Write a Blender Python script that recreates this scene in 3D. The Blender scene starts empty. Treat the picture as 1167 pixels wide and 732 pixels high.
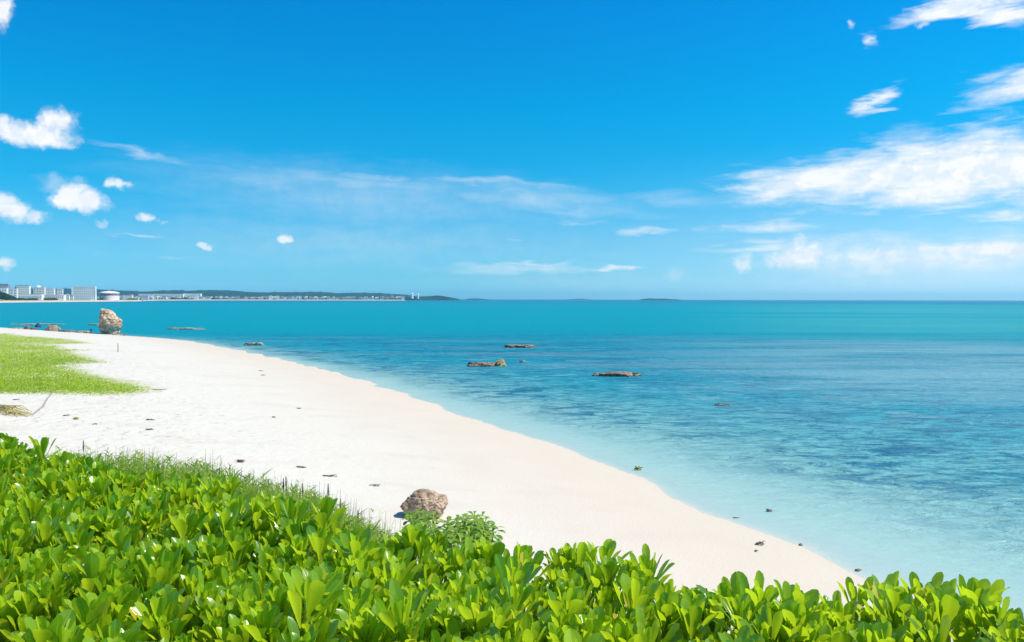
import bpy, bmesh, math, random
import numpy as np
from mathutils import Vector, Matrix, noise as mnoise

random.seed(7); rng = np.random.default_rng(7)
scene = bpy.context.scene
COL = scene.collection
R = math.radians

# ------------------------------------------------------------------ camera
EYE = 6.0                       # eye height above the sea
F = 900.0                       # focal length in pixels of the 1167 x 732 photo
PITCH = math.atan2(25.2, F)     # looking slightly down
ROLL = R(0.12)
cam_d = bpy.data.cameras.new('camera')
cam_d.sensor_width = 36.0; cam_d.lens = F / 1167.0 * 36.0
cam_d.clip_start = 0.05; cam_d.clip_end = 40000
cam = bpy.data.objects.new('camera', cam_d); COL.objects.link(cam)
M_cam = (Matrix.Rotation(math.pi / 2 - PITCH, 3, 'X') @ Matrix.Rotation(ROLL, 3, 'Z'))
cam.location = (0, 0, EYE); cam.rotation_euler = M_cam.to_euler()
scene.camera = cam

def ray(px, py):
    d = M_cam @ Vector((px - 583.5, -(py - 366.0), -F))
    return d
def P(px, py, z=0.0):           # photo pixel -> point on the level z
    d = ray(px, py); t = (z - EYE) / d.z
    return Vector((d.x * t, d.y * t, z))
def Q(px, py, D):               # photo pixel -> point at the depth y = D
    d = ray(px, py); t = D / d.y
    return Vector((d.x * t, D, EYE + d.z * t))
def azel(px, py):
    d = ray(px, py).normalized()
    return math.degrees(math.atan2(d.x, d.y)), math.degrees(math.asin(d.z))

# ------------------------------------------------------------------ view, sun
vs = scene.view_settings
vs.view_transform = 'Standard'; vs.look = 'None'; vs.gamma = 1.0; vs.use_curve_mapping = False
vs.exposure = 0.52
scene.cycles.max_bounces = 8
scene.cycles.transparent_max_bounces = 8
scene.cycles.volume_bounces = 0
scene.cycles.sample_clamp_indirect = 6.0

SUN_EL, SUN_AZ = 54.0, 90.0    # azimuth from +Y clockwise towards +X: the sun stands to the right
sd = Vector((math.sin(R(SUN_AZ)) * math.cos(R(SUN_EL)), math.cos(R(SUN_AZ)) * math.cos(R(SUN_EL)), math.sin(R(SUN_EL))))
sun_d = bpy.data.lights.new('sun', 'SUN'); sun_d.energy = 4.2; sun_d.angle = R(0.53); sun_d.color = (1.0, 0.95, 0.86)
sun = bpy.data.objects.new('sun', sun_d); COL.objects.link(sun)
sun.rotation_euler = (-sd).to_track_quat('-Z', 'Y').to_euler(); sun.location = (30, -20, 60)

# ------------------------------------------------------------------ node helper
class NT:
    def __init__(s, tree): s.t = tree; s.n = tree.nodes; s.l = tree.links
    def node(s, typ, **kw):
        n = s.n.new(typ)
        for k, v in kw.items(): setattr(n, k, v)
        return n
    def put(s, sock, v):
        if v is None: return
        if isinstance(v, bpy.types.NodeSocket): s.l.new(v, sock)
        else:
            if hasattr(sock, 'default_value'):
                try: sock.default_value = v
                except Exception:
                    sock.default_value = (*v, 1.0)
    def math(s, op, a, b=None, c=None, clamp=False):
        n = s.node('ShaderNodeMath', operation=op); n.use_clamp = clamp
        s.put(n.inputs[0], a); s.put(n.inputs[1], b); s.put(n.inputs[2], c)
        return n.outputs[0]
    def vmath(s, op, a, b=None, c=None, out=0):
        n = s.node('ShaderNodeVectorMath', operation=op)
        s.put(n.inputs[0], a); s.put(n.inputs[1], b)
        if c is not None:
            s.put(n.inputs['Scale'] if op == 'SCALE' else n.inputs[2], c)
        return n.outputs[out]
    def scale(s, a, k):
        n = s.node('ShaderNodeVectorMath', operation='SCALE'); s.put(n.inputs[0], a); s.put(n.inputs['Scale'], k); return n.outputs[0]
    def noise(s, vec, sc, detail=4, rough=0.5, dist=0.0, out='Fac', dim='3D'):
        n = s.node('ShaderNodeTexNoise'); n.noise_dimensions = dim
        s.put(n.inputs['Vector'], vec); n.inputs['Scale'].default_value = sc
        n.inputs['Detail'].default_value = detail; n.inputs['Roughness'].default_value = rough
        n.inputs['Distortion'].default_value = dist
        return n.outputs[out]
    def mapping(s, vec, loc=(0, 0, 0), rot=(0, 0, 0), scl=(1, 1, 1), typ='POINT'):
        n = s.node('ShaderNodeMapping', vector_type=typ); s.put(n.inputs[0], vec)
        n.inputs['Location'].default_value = loc; n.inputs['Rotation'].default_value = rot; n.inputs['Scale'].default_value = scl
        return n.outputs[0]
    def mr(s, v, a, b, c=0.0, d=1.0, smooth=True):
        n = s.node('ShaderNodeMapRange'); n.interpolation_type = 'SMOOTHSTEP' if smooth else 'LINEAR'; n.clamp = True
        s.put(n.inputs[0], v)
        for i, x in enumerate((a, b, c, d)): s.put(n.inputs[i + 1], x)
        return n.outputs[0]
    def mix(s, f, a, b, blend='MIX'):
        n = s.node('ShaderNodeMix', data_type='RGBA', blend_type=blend)
        s.put(n.inputs[0], f)
        for i, v in ((6, a), (7, b)):
            if isinstance(v, bpy.types.NodeSocket): s.l.new(v, n.inputs[i])
            else: n.inputs[i].default_value = (*v[:3], 1.0)
        return n.outputs[2]
    def ramp(s, f, stops, interp='LINEAR'):
        n = s.node('ShaderNodeValToRGB'); s.put(n.inputs[0], f); cr = n.color_ramp; cr.interpolation = interp
        while len(cr.elements) > 1: cr.elements.remove(cr.elements[-1])
        cr.elements[0].position = stops[0][0]; cr.elements[0].color = (*stops[0][1], 1)
        for p, c in stops[1:]:
            e = cr.elements.new(p); e.color = (*c, 1)
        return n.outputs[0]
    def attr(s, name, out='Fac'):
        n = s.node('ShaderNodeAttribute'); n.attribute_name = name; return n.outputs[out]

def lin(r, g, b):
    return tuple(((c / 255.0) / 12.92 if c <= 10 else ((c / 255.0 + 0.055) / 1.055) ** 2.4) for c in (r, g, b))

# ------------------------------------------------------------------ sky
def build_world():
    w = bpy.data.worlds.new('World'); scene.world = w; w.use_nodes = True
    T = NT(w.node_tree); T.n.clear()
    out = T.node('ShaderNodeOutputWorld'); bg = T.node('ShaderNodeBackground')
    bg.inputs['Strength'].default_value = 0.1
    T.l.new(bg.outputs[0], out.inputs[0])
    sky = T.node('ShaderNodeTexSky'); sky.sky_type = 'NISHITA'; sky.sun_disc = False
    sky.sun_elevation = R(SUN_EL); sky.sun_rotation = R(SUN_AZ)
    sky.air_density = 1.0; sky.dust_density = 0.4; sky.ozone_density = 3.0; sky.altitude = 0
    d = T.node('ShaderNodeTexCoord').outputs['Generated']
    sep = T.node('ShaderNodeSeparateXYZ'); T.l.new(d, sep.inputs[0])
    az = T.math('MULTIPLY', T.math('ARCTAN2', sep.outputs[0], sep.outputs[1]), 180 / math.pi)
    el = T.math('MULTIPLY', T.math('ARCSINE', sep.outputs[2]), 180 / math.pi)
    comb = T.node('ShaderNodeCombineXYZ'); T.l.new(az, comb.inputs[0]); T.l.new(el, comb.inputs[1]); p = comb.outputs[0]
    # the clear air over this coast is a deeper azure than the plain model: a gain by elevation
    f = T.math('DIVIDE', el, 60.0)
    gain = T.ramp(f, SKY_GAIN)
    clear = T.mix(1.0, sky.outputs[0], gain, 'MULTIPLY')
    # paler towards the right-hand horizon (sea haze under the sun)
    pale = T.math('MULTIPLY', T.mr(az, -6, 34), T.mr(el, 11, 0.0))
    clear = T.mix(T.math('MULTIPLY', pale, 0.6), clear, (4.6, 6.3, 7.6))
    # --- clouds: soft blobs on the sphere of directions with warped edges
    warpA = T.noise(p, 0.55, 6, 0.62, 0.0, out='Color')
    pc = T.vmath('MULTIPLY_ADD', warpA, (2.4, 1.7, 0)); T.put(pc.node.inputs[2], T.vmath('SUBTRACT', p, (1.2, .85, 0)))
    ps = T.mapping(p, rot=(0, 0, R(-9)), scl=(0.16, 0.75, 1))
    warpB = T.noise(ps, 0.9, 5, 0.6, 0.4, out='Color')
    pw = T.vmath('MULTIPLY_ADD', warpB, (8.0, 2.4, 0)); T.put(pw.node.inputs[2], T.vmath('SUBTRACT', p, (4.0, 1.2, 0)))
    nA = T.noise(pc, 0.8, 4, 0.6)
    nB = T.noise(ps, 2.1, 6, 0.62, 0.3)
    tot = None
    def cloud(cx, cy, rx, ry, rot, kind, amt, soft):
        nonlocal tot
        a0, e0 = azel(cx, cy)
        k = (azel(cx + 8, cy)[0] - a0) / 8.0
        m = T.mapping(pc if kind == 'c' else pw, loc=(a0, e0, 0), rot=(0, 0, R(rot)), scl=(rx * k, ry * k, 1), typ='TEXTURE')
        r = T.vmath('LENGTH', m, out=1)
        n, k1, k0 = {'s': (nB, 1.2, .45), 'c': (nA, 1.0, .60), 'v': (nB, .5, .75)}[kind]
        v = T.math('SUBTRACT', T.math('MULTIPLY_ADD', n, k1, k0), r)
        dn = T.mr(v, 0.0, soft, 0.0, amt)
        tot = dn if tot is None else T.math('MAXIMUM', tot, dn)
    for c in CLOUDS: cloud(*c)
    # bright billows with faintly grey-blue hollows
    ccol = T.mix(T.mr(nA, 0.38, 0.60), (5.6, 6.3, 7.1), (7.0, 7.1, 7.2))
    tot = T.math('MULTIPLY', tot, T.mr(el, 0.0, 2.5, 0.25, 1.0))
    final = T.mix(tot, clear, ccol)
    T.l.new(final, bg.inputs[0])
SKY_GAIN = [(0.0, (.33, .90, 1.60)), (.4 / 60, (.31, .88, 1.58)), (1.6 / 60, (.25, .77, 1.24)), (3.9 / 60, (.18, .70, 1.04)), (7.7 / 60, (.045, .72, 1.00)),
            (13.2 / 60, (.006, .79, 1.08)), (20.5 / 60, (.005, .745, 1.19)), (28 / 60, (.06, .76, 1.2)), (50 / 60, (.42, .84, 1.10))]
CLOUDS = [
    # cx, cy, rx, ry, tilt, kind (c heaped / s streaky / v veil), amount, softness
    (46, 154, 50, 19, 0, 'c', 1, .8), (64, 142, 29, 22, 0, 'c', 1, .8), (18, 152, 36, 19, 0, 'c', 1, .8),
    (-2, 13, 19, 24, 0, 'c', .95, .8), (8, 240, 36, 17, 0, 'c', .95, .9), (-4, 228, 26, 17, 0, 'c', .9, .9), (42, 244, 22, 12, 0, 'c', .85, .9),
    (92, 229, 40, 16, -8, 'c', 1, .8), (80, 218, 26, 14, 0, 'c', .95, .9), (60, 205, 22, 16, 0, 'c', .4, 1.3), (90, 205, 14, 10, 0, 'c', .25, 1.2), (134, 212, 18, 9, 0, 'c', .85, .9),
    (168, 248, 13, 7, 0, 'c', .8, .9), (185, 252, 10, 4, 0, 'c', .3, 1.2), (3, 298, 13, 10, 0, 'c', .8, .9), (326, 275, 13, 6, 10, 'c', .85, .9),
    (230, 279, 9, 4.5, 0, 'c', .75, .9), (116, 251, 8, 5, 0, 'c', .4, 1), (156, 272, 44, 5, 0, 's', .45, 1.0), (195, 290, 22, 4, 0, 's', .16, 1), (322, 288, 18, 4, 0, 's', .16, 1),
    (165, 178, 95, 9, -8, 'v', .40, 1.2), (400, 209, 310, 20, -3, 'v', .40, 1.5), (300, 208, 150, 30, -2, 'v', .34, 1.5), (420, 228, 350, 55, -3, 'v', .30, 1.3), (420, 275, 480, 55, 0, 'v', .26, 1.4),
    (600, 226, 190, 24, -3, 'v', .42, 1.4), (560, 211, 180, 7, -3, 'v', .42, 1.3), (420, 200, 60, 9, 0, 's', .28, 1.3), (660, 240, 120, 16, 0, 'v', .3, 1.4),
    (590, 306, 140, 14, 0, 's', .55, 1.4), (600, 300, 60, 6, 0, 's', .6, 1.2), (690, 307, 46, 6, 0, 's', .85, 1.0), (714, 306, 14, 5, 0, 'c', .8, 1), (745, 264, 40, 5, 0, 's', .5, 1.1),
    (870, 259, 95, 13, 0, 's', .65, 1.3), (870, 258, 120, 14, 0, 'v', .3, 1.3), (660, 252, 50, 6, 0, 's', .25, 1.2), (600, 270, 30, 5, 0, 's', .25, 1.2), (770, 225, 90, 12, -3, 'v', .22, 1.2),
    (1010, 197, 180, 46, 8, 's', 1, 1.0), (1110, 187, 140, 62, 6, 's', 1, .9), (930, 204, 125, 28, 6, 's', .97, .95), (1200, 197, 140, 74, 0, 's', 1, .8), (1070, 215, 160, 34, 0, 's', 1, .9), (1080, 200, 150, 48, 5, 'v', 1, .75), (1170, 190, 110, 60, 0, 'v', 1, .7), (990, 206, 110, 26, 6, 'v', .95, .8), (870, 200, 70, 16, 6, 's', .7, 1.2),
    (1010, 170, 60, 22, 20, 's', .6, 1.3), (1090, 238, 60, 9, 0, 's', .6, 1.2), (1160, 246, 60, 7, 0, 's', .6, 1.2),
    (1070, 285, 300, 36, 0, 's', .72, 1.4), (1130, 290, 190, 46, 0, 's', .8, 1.3), (1060, 296, 290, 40, 0, 'v', .8, 1.1), (1120, 284, 160, 28, 0, 'v', .95, .9), (1000, 292, 110, 16, 0, 'c', .8, 1.1), (1095, 292, 70, 20, 0, 'c', .9, 1.1), (1160, 286, 50, 20, 0, 'c', .9, 1.1), (914, 289, 38, 26, 0, 'c', .95, .9), (905, 298, 40, 14, 0, 'c', .8, 1.0), (851, 298, 15, 14, 0, 'c', .8, 1.0),
    (1090, 300, 40, 14, 0, 'c', .6, 1.2), (1010, 298, 30, 12, 0, 'c', .5, 1.2), (880, 284, 110, 8, 0, 's', .65, 1.2), (1050, 322, 320, 24, 0, 'v', .5, 1.4), (770, 314, 16, 12, 0, 'c', .35, 1.3), (640, 322, 260, 16, 0, 'v', .22, 1.3),
    (1085, 4, 88, 19, 8, 's', .97, .8), (1140, 13, 66, 20, -14, 's', .97, .8), (1165, 99, 95, 27, 10, 's', .92, 1.0), (1140, 86, 50, 12, 8, 's', .55, 1.2),
    (996, 118, 40, 12, 22, 's', .88, 1.0), (993, 48, 13, 14, 0, 's', .75, 1.1), (970, 27, 8, 5, 0, 'c', .5, 1), (1054, 26, 14, 5, 0, 'c', .5, 1),
]
#SKYONLY
build_world()

# ------------------------------------------------------------------ object helpers
def tag(o, label=None, cat=None, group=None, kind=None):
    if label: o['label'] = label
    if cat: o['category'] = cat
    if group: o['group'] = group
    if kind: o['kind'] = kind
    return o
def empty(name, loc, rz=0.0):
    o = bpy.data.objects.new(name, None); COL.objects.link(o)
    o.location = loc; o.rotation_euler = (0, 0, rz); o.empty_display_size = 0.2
    return o
def np_mesh(name, verts, faces, mat=None, parent=None, smooth=False, attrs=None, loc=None):
    """verts (n,3), faces (m,k) with k fixed, as ONE linked mesh object"""
    verts = np.asarray(verts, np.float32); faces = np.asarray(faces, np.int32)
    me = bpy.data.meshes.new(name); k = faces.shape[1]
    me.vertices.add(len(verts)); me.vertices.foreach_set('co', verts.ravel())
    me.loops.add(faces.size); me.loops.foreach_set('vertex_index', faces.ravel())
    me.polygons.add(len(faces)); me.polygons.foreach_set('loop_start', np.arange(0, faces.size, k, dtype=np.int32))
    me.update(calc_edges=True)
    if smooth: me.polygons.foreach_set('use_smooth', np.ones(len(faces), bool))
    for an, av in (attrs or {}).items():
        me.attributes.new(an, 'FLOAT', 'POINT').data.foreach_set('value', np.asarray(av, np.float32))
    if mat: me.materials.append(mat)
    me.validate()
    o = bpy.data.objects.new(name, me); COL.objects.link(o)
    if parent: o.parent = parent
    if loc is not None: o.location = loc
    return o
def bm_obj(name, bm, mat=None, parent=None, smooth=False, loc=None):
    me = bpy.data.meshes.new(name); bm.normal_update(); bm.to_mesh(me); bm.free()
    if smooth:
        for p in me.polygons: p.use_smooth = True
    if mat: me.materials.append(mat)
    o = bpy.data.objects.new(name, me); COL.objects.link(o)
    if parent: o.parent = parent
    if loc is not None: o.location = loc
    return o
def box(bm, x0, x1, y0, y1, z0, z1):
    vs_ = [bm.verts.new(c) for c in ((x0, y0, z0), (x1, y0, z0), (x1, y1, z0), (x0, y1, z0), (x0, y0, z1), (x1, y0, z1), (x1, y1, z1), (x0, y1, z1))]
    for f in ((0, 3, 2, 1), (4, 5, 6, 7), (0, 1, 5, 4), (1, 2, 6, 5), (2, 3, 7, 6), (3, 0, 4, 7)): bm.faces.new([vs_[i] for i in f])
def tube(bm, pts, radii, n=8, cap=True):
    rings = []
    pts = [Vector(p) for p in pts]
    for i, p in enumerate(pts):
        t = (pts[min(i + 1, len(pts) - 1)] - pts[max(i - 1, 0)]).normalized()
        a = t.orthogonal().normalized() if i == 0 else (rings_a - t * rings_a.dot(t)).normalized()
        rings_a = a; b = t.cross(a)
        rings.append([bm.verts.new(p + (a * math.cos(2 * math.pi * j / n) + b * math.sin(2 * math.pi * j / n)) * radii[i]) for j in range(n)])
    for r0, r1 in zip(rings, rings[1:]):
        for j in range(n): bm.faces.new((r0[j], r0[(j + 1) % n], r1[(j + 1) % n], r1[j]))
    if cap:
        bm.faces.new(list(reversed(rings[0]))); bm.faces.new(rings[-1])

def material(name):
    m = bpy.data.materials.new(name); m.use_nodes = True
    T = NT(m.node_tree); T.n.clear()
    out = T.node('ShaderNodeOutputMaterial'); b = T.node('ShaderNodeBsdfPrincipled')
    T.l.new(b.outputs[0], out.inputs['Surface'])
    return m, T, b, out
def bump(T, h, strength, dist):
    n = T.node('ShaderNodeBump'); n.inputs['Strength'].default_value = strength; n.inputs['Distance'].default_value = dist
    T.put(n.inputs['Height'], h); return n.outputs[0]
def plain(name, col, rough=0.7, var=0.25, sc=3.0, bmp=0.0, spec=0.4):
    m, T, b, o = material(name)
    p = T.node('ShaderNodeTexCoord').outputs['Object']
    n = T.noise(p, sc, 5, 0.6)
    c = T.mix(T.mr(n, 0.3, 0.7), tuple(x * (1 - var) for x in col), tuple(min(1, x * (1 + var)) for x in col))
    T.l.new(c, b.inputs['Base Color']); b.inputs['Roughness'].default_value = rough
    b.inputs['Specular IOR Level'].default_value = spec
    if bmp: T.l.new(bump(T, n, 0.6, bmp), b.inputs['Normal'])
    return m

def fbm2(x, y, seed, octs=4, base=1.0):
    """cheap smooth 2-D noise from sines (numpy)"""
    r = np.random.default_rng(seed); v = np.zeros_like(x); a = 1.0; f = base; tot = 0
    for o in range(octs):
        for k in range(3):
            th = r.uniform(0, 2 * np.pi); ph = r.uniform(0, 2 * np.pi)
            v = v + a / 3 * np.sin(f * r.uniform(.7, 1.4) * (x * np.cos(th) + y * np.sin(th)) + ph + 1.3 * np.sin(f * .5 * (x * np.sin(th) - y * np.cos(th)) + ph))
        tot += a; a *= 0.5; f *= 2.1
    return v / tot
def smooth01(x, a, b):
    t = np.clip((x - a) / (b - a), 0, 1); return t * t * (3 - 2 * t)

# ------------------------------------------------------------------ shoreline and ground
SHORE_PX = [(983.5, 658), (903, 623), (852, 603), (791, 577.6), (716, 540), (650, 514), (600, 497), (550, 483), (522, 471.5), (484, 458), (447, 445.5), (406, 432), (359, 419.5),
            (315, 409), (278, 401), (248, 395.2), (215, 389), (180, 385.6), (140, 383), (110, 381), (90, 379.9), (50, 377.2), (20, 375), (0, 373.8)]
shore = [(60, -60), (34, -25), (17.5, 3), (11.2, 11.5)] + [tuple(P(x, y, 0.0)[:2]) for x, y in SHORE_PX]
lx, ly = shore[-1]
shore += [(lx - 40, ly + 12), (lx - 110, ly + 30), (lx - 260, ly + 40), (lx - 900, ly + 30), (lx - 9500, ly - 200)]
SH = np.array(shore)
EDGE = np.array([(-40, 33), (-12, 10.4), (-5, 5.7), (-2.5, 4.05), (-1.68, 3.45), (-0.95, 2.95), (-0.44, 2.52), (-0.06, 2.40), (0.3, 2.28), (0.60, 2.16), (0.92, 2.06), (1.22, 1.90), (2.5, 1.1), (6, -2.5), (40, -30)])
def sdist(x, y, L):
    """distance to the polyline L, positive on its left-hand side when walking along it"""
    best = np.full(x.shape, 1e12); sgn = np.ones(x.shape)
    for (ax, ay), (bx, by) in zip(L[:-1], L[1:]):
        dx, dy = bx - ax, by - ay
        t = np.clip(((x - ax) * dx + (y - ay) * dy) / (dx * dx + dy * dy), 0, 1)
        qx, qy = x - ax - t * dx, y - ay - t * dy
        d2 = qx * qx + qy * qy; c = dx * qy - dy * qx
        m = d2 < best
        best = np.where(m, d2, best); sgn = np.where(m, np.where(c >= 0, 1.0, -1.0), sgn)
    return np.sqrt(best) * sgn
def land_dist(x, y):
    d = sdist(x, y, SH)
    return d + 0.22 * fbm2(x, y, 5, 3, 0.9) * np.clip(1 + np.hypot(x, y) / 40, 1, 3)
def ground_z(x, y, d=None):
    x = np.asarray(x, float); y = np.asarray(y, float)
    if d is None: d = land_dist(x, y)
    land = 1.65 * (1 - np.exp(-np.maximum(d, 0) / 13.0)) + 0.035 * fbm2(x, y, 11, 4, 0.8) * smooth01(d, 1, 8)
    sea = -np.minimum(0.055 * np.maximum(-d, 0), 1.1 + 0.0 * d)
    r = np.hypot(x, y)
    sea = sea - 0.7 * smooth01(-d, 20, 60) - 4.5 * smooth01(r, 125, 190) * smooth01(-d, 3, 45)
    z = np.where(d > 0, land, sea)
    e = sdist(x, y, EDGE)                        # beyond the hedge edge, positive seaward
    bank = 4.35 - 0.62 * np.maximum(e - 1.3, 0) + 0.04 * fbm2(x, y, 3, 3, 2.0)
    bank = np.where(e < 0, 4.35 + 0.04 * fbm2(x, y, 3, 3, 2.0), bank)
    k = 0.25
    return np.where(bank > z + 1.5, bank, np.where(bank < z - 1.5, z, np.log(np.exp(bank / k) + np.exp(z / k)) * k))
def gz(x, y): return float(ground_z(np.array([x]), np.array([y]))[0])

def sinh_axis(lo, hi, c, n, s):
    a, b = math.asinh((lo - c) / s), math.asinh((hi - c) / s)
    return c + s * np.sinh(np.linspace(a, b, n))
XA = sinh_axis(-9000, 9000, 2, 520, 9.0); YA = sinh_axis(-260, 9000, 9, 560, 8.0)
GX, GY = np.meshgrid(XA, YA); gx, gy = GX.ravel(), GY.ravel()
LD = land_dist(gx, gy)
GZ = ground_z(gx, gy, LD)
ny, nx = GX.shape
idx = np.arange(nx * ny).reshape(ny, nx)
QUADS = np.stack([idx[:-1, :-1], idx[:-1, 1:], idx[1:, 1:], idx[1:, :-1]], -1).reshape(-1, 4)

# where the creeping grass covers the back of the beach (outline on the sand at z about 1.6)
GRASS_PX = [(-260, 452), (-60, 447), (0, 441.5), (60, 441), (110, 441.5), (145, 440.5), (170, 437), (184, 431.5), (160, 425.5), (120, 420.5), (95, 415), (75, 410.5), (88, 408.5), (118, 406.5),
            (112, 402), (92, 397.5), (70, 392), (62, 388.6), (112, 386.6), (92, 383.8), (50, 380.6), (0, 377.4), (-100, 374), (-260, 370)]
GP = np.array([tuple(P(x, y, 1.6)[:2]) for x, y in GRASS_PX])
def in_poly_dist(x, y, poly):
    """signed distance-ish to a closed polygon: positive inside"""
    L = np.vstack([poly, poly[:1]]); best = np.full(x.shape, 1e12); ins = np.zeros(x.shape, bool)
    for (ax, ay), (bx, by) in zip(L[:-1], L[1:]):
        dx, dy = bx - ax, by - ay
        t = np.clip(((x - ax) * dx + (y - ay) * dy) / (dx * dx + dy * dy + 1e-9), 0, 1)
        best = np.minimum(best, np.hypot(x - ax - t * dx, y - ay - t * dy))
        cr = ((ay > y) != (by > y)) & (x < (bx - ax) * (y - ay) / (by - ay + 1e-12) + ax)
        ins ^= cr
    return np.where(ins, best, -best)
GD = in_poly_dist(gx, gy, GP)

# --- sand / sea bed material
def sand_material():
    m, T, b, o = material('sand')
    p = T.node('ShaderNodeNewGeometry').outputs['Position']
    d = T.attr('land')
    n1 = T.noise(p, 0.35, 5, 0.6); n2 = T.noise(p, 3.0, 5, 0.65); n3 = T.noise(p, 90.0, 3, 0.6)
    wet = T.mr(T.math('ADD', d, T.math('MULTIPLY', n1, 5.0)), 3.0, 15.0)
    c = T.mix(wet, (0.56, 0.48, 0.385), (0.60, 0.560, 0.482))
    c = T.mix(T.math('MULTIPLY', T.mr(n2, 0.62, 0.75), 0.25), c, (0.50, 0.43, 0.35))
    c = T.mix(T.math('MULTIPLY', T.mr(n3, 0.45, 0.75), 0.20), c, (0.46, 0.40, 0.33))
    tone = T.noise(T.mapping(p, scl=(.5, 1, 1), rot=(0, 0, 0.6)), 0.5, 6, 0.68, 0.4)
    c = T.mix(T.mr(tone, 0.50, 0.66, 0, .38), c, (0.52, 0.455, 0.37))
    # small scraps of weed and coral grit, mostly high on the beach
    ps = T.mapping(p, scl=(1.0, 1.6, 1.0), rot=(0, 0, 0.6))
    scr = T.math('MULTIPLY', T.mr(T.noise(ps, 2.3, 6, 0.75), 0.585, 0.625), T.mr(T.noise(p, 0.22, 3, 0.5), 0.46, 0.60))
    c = T.mix(T.math('MULTIPLY', scr, T.mr(d, 5, 14, 0, .5)), c, (0.20, 0.16, 0.10))
    # reef and weed patches on the sea bed
    pw = T.mapping(p, scl=(0.8, 1.0, 1.0))
    reef = T.math('MULTIPLY', T.mr(T.noise(pw, 0.17, 7, 0.66, 0.4), 0.50, 0.60), T.mr(d, -9, -26))
    c = T.mix(reef, c, (0.05, 0.075, 0.06))
    # soil under the hedge and the creeping grass
    g = T.attr('bank')
    c = T.mix(g, c, T.mix(n2, (0.035, 0.04, 0.012), (0.07, 0.06, 0.025)))
    gg = T.math('ADD', T.attr('lawn'), T.math('MULTIPLY', T.math('SUBTRACT', T.noise(p, 0.9, 5, 0.7), 0.5), 5.0))
    c = T.mix(T.mr(gg, -0.6, 1.6, 0, .7), c, T.mix(T.mr(n2, .35, .65), (0.22, 0.29, 0.02), (0.42, 0.42, 0.11)))
    T.l.new(c, b.inputs['Base Color']); b.inputs['Roughness'].default_value = 0.9
    b.inputs['Specular IOR Level'].default_value = 0.15
    h = T.math('ADD', T.math('MULTIPLY', T.noise(p, 2.2, 4, 0.6), T.mr(d, 4, 14, 0.15, 1.0)), T.math('MULTIPLY', T.noise(p, 14.0, 4, 0.6), 0.25))
    dent = T.mr(T.noise(p, 1.15, 3, 0.5, 0.3), 0.36, 0.50)
    h = T.math('ADD', h, T.math('MULTIPLY', dent, T.mr(d, 9, 17, 0.0, 0.9)))
    T.l.new(bump(T, h, 0.6, 0.08), b.inputs['Normal'])
    return m
e_edge = sdist(gx, gy, EDGE)
BANKM = (1 - smooth01(e_edge + 0.5 * fbm2(gx, gy, 23, 3, 1.5), 2.2, 4.2)) * smooth01(-gx, -2.3, -0.9)
BANKM = np.maximum(BANKM, 1 - smooth01(e_edge, 0.3, 1.3))
ground = np_mesh('ground', np.stack([gx, gy, GZ], 1), QUADS, sand_material(), smooth=True, attrs={'land': LD, 'bank': BANKM, 'lawn': GD})
tag(ground, 'pale sandy beach curving along the lagoon and running on as the sea bed', 'beach', kind='structure')

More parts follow.
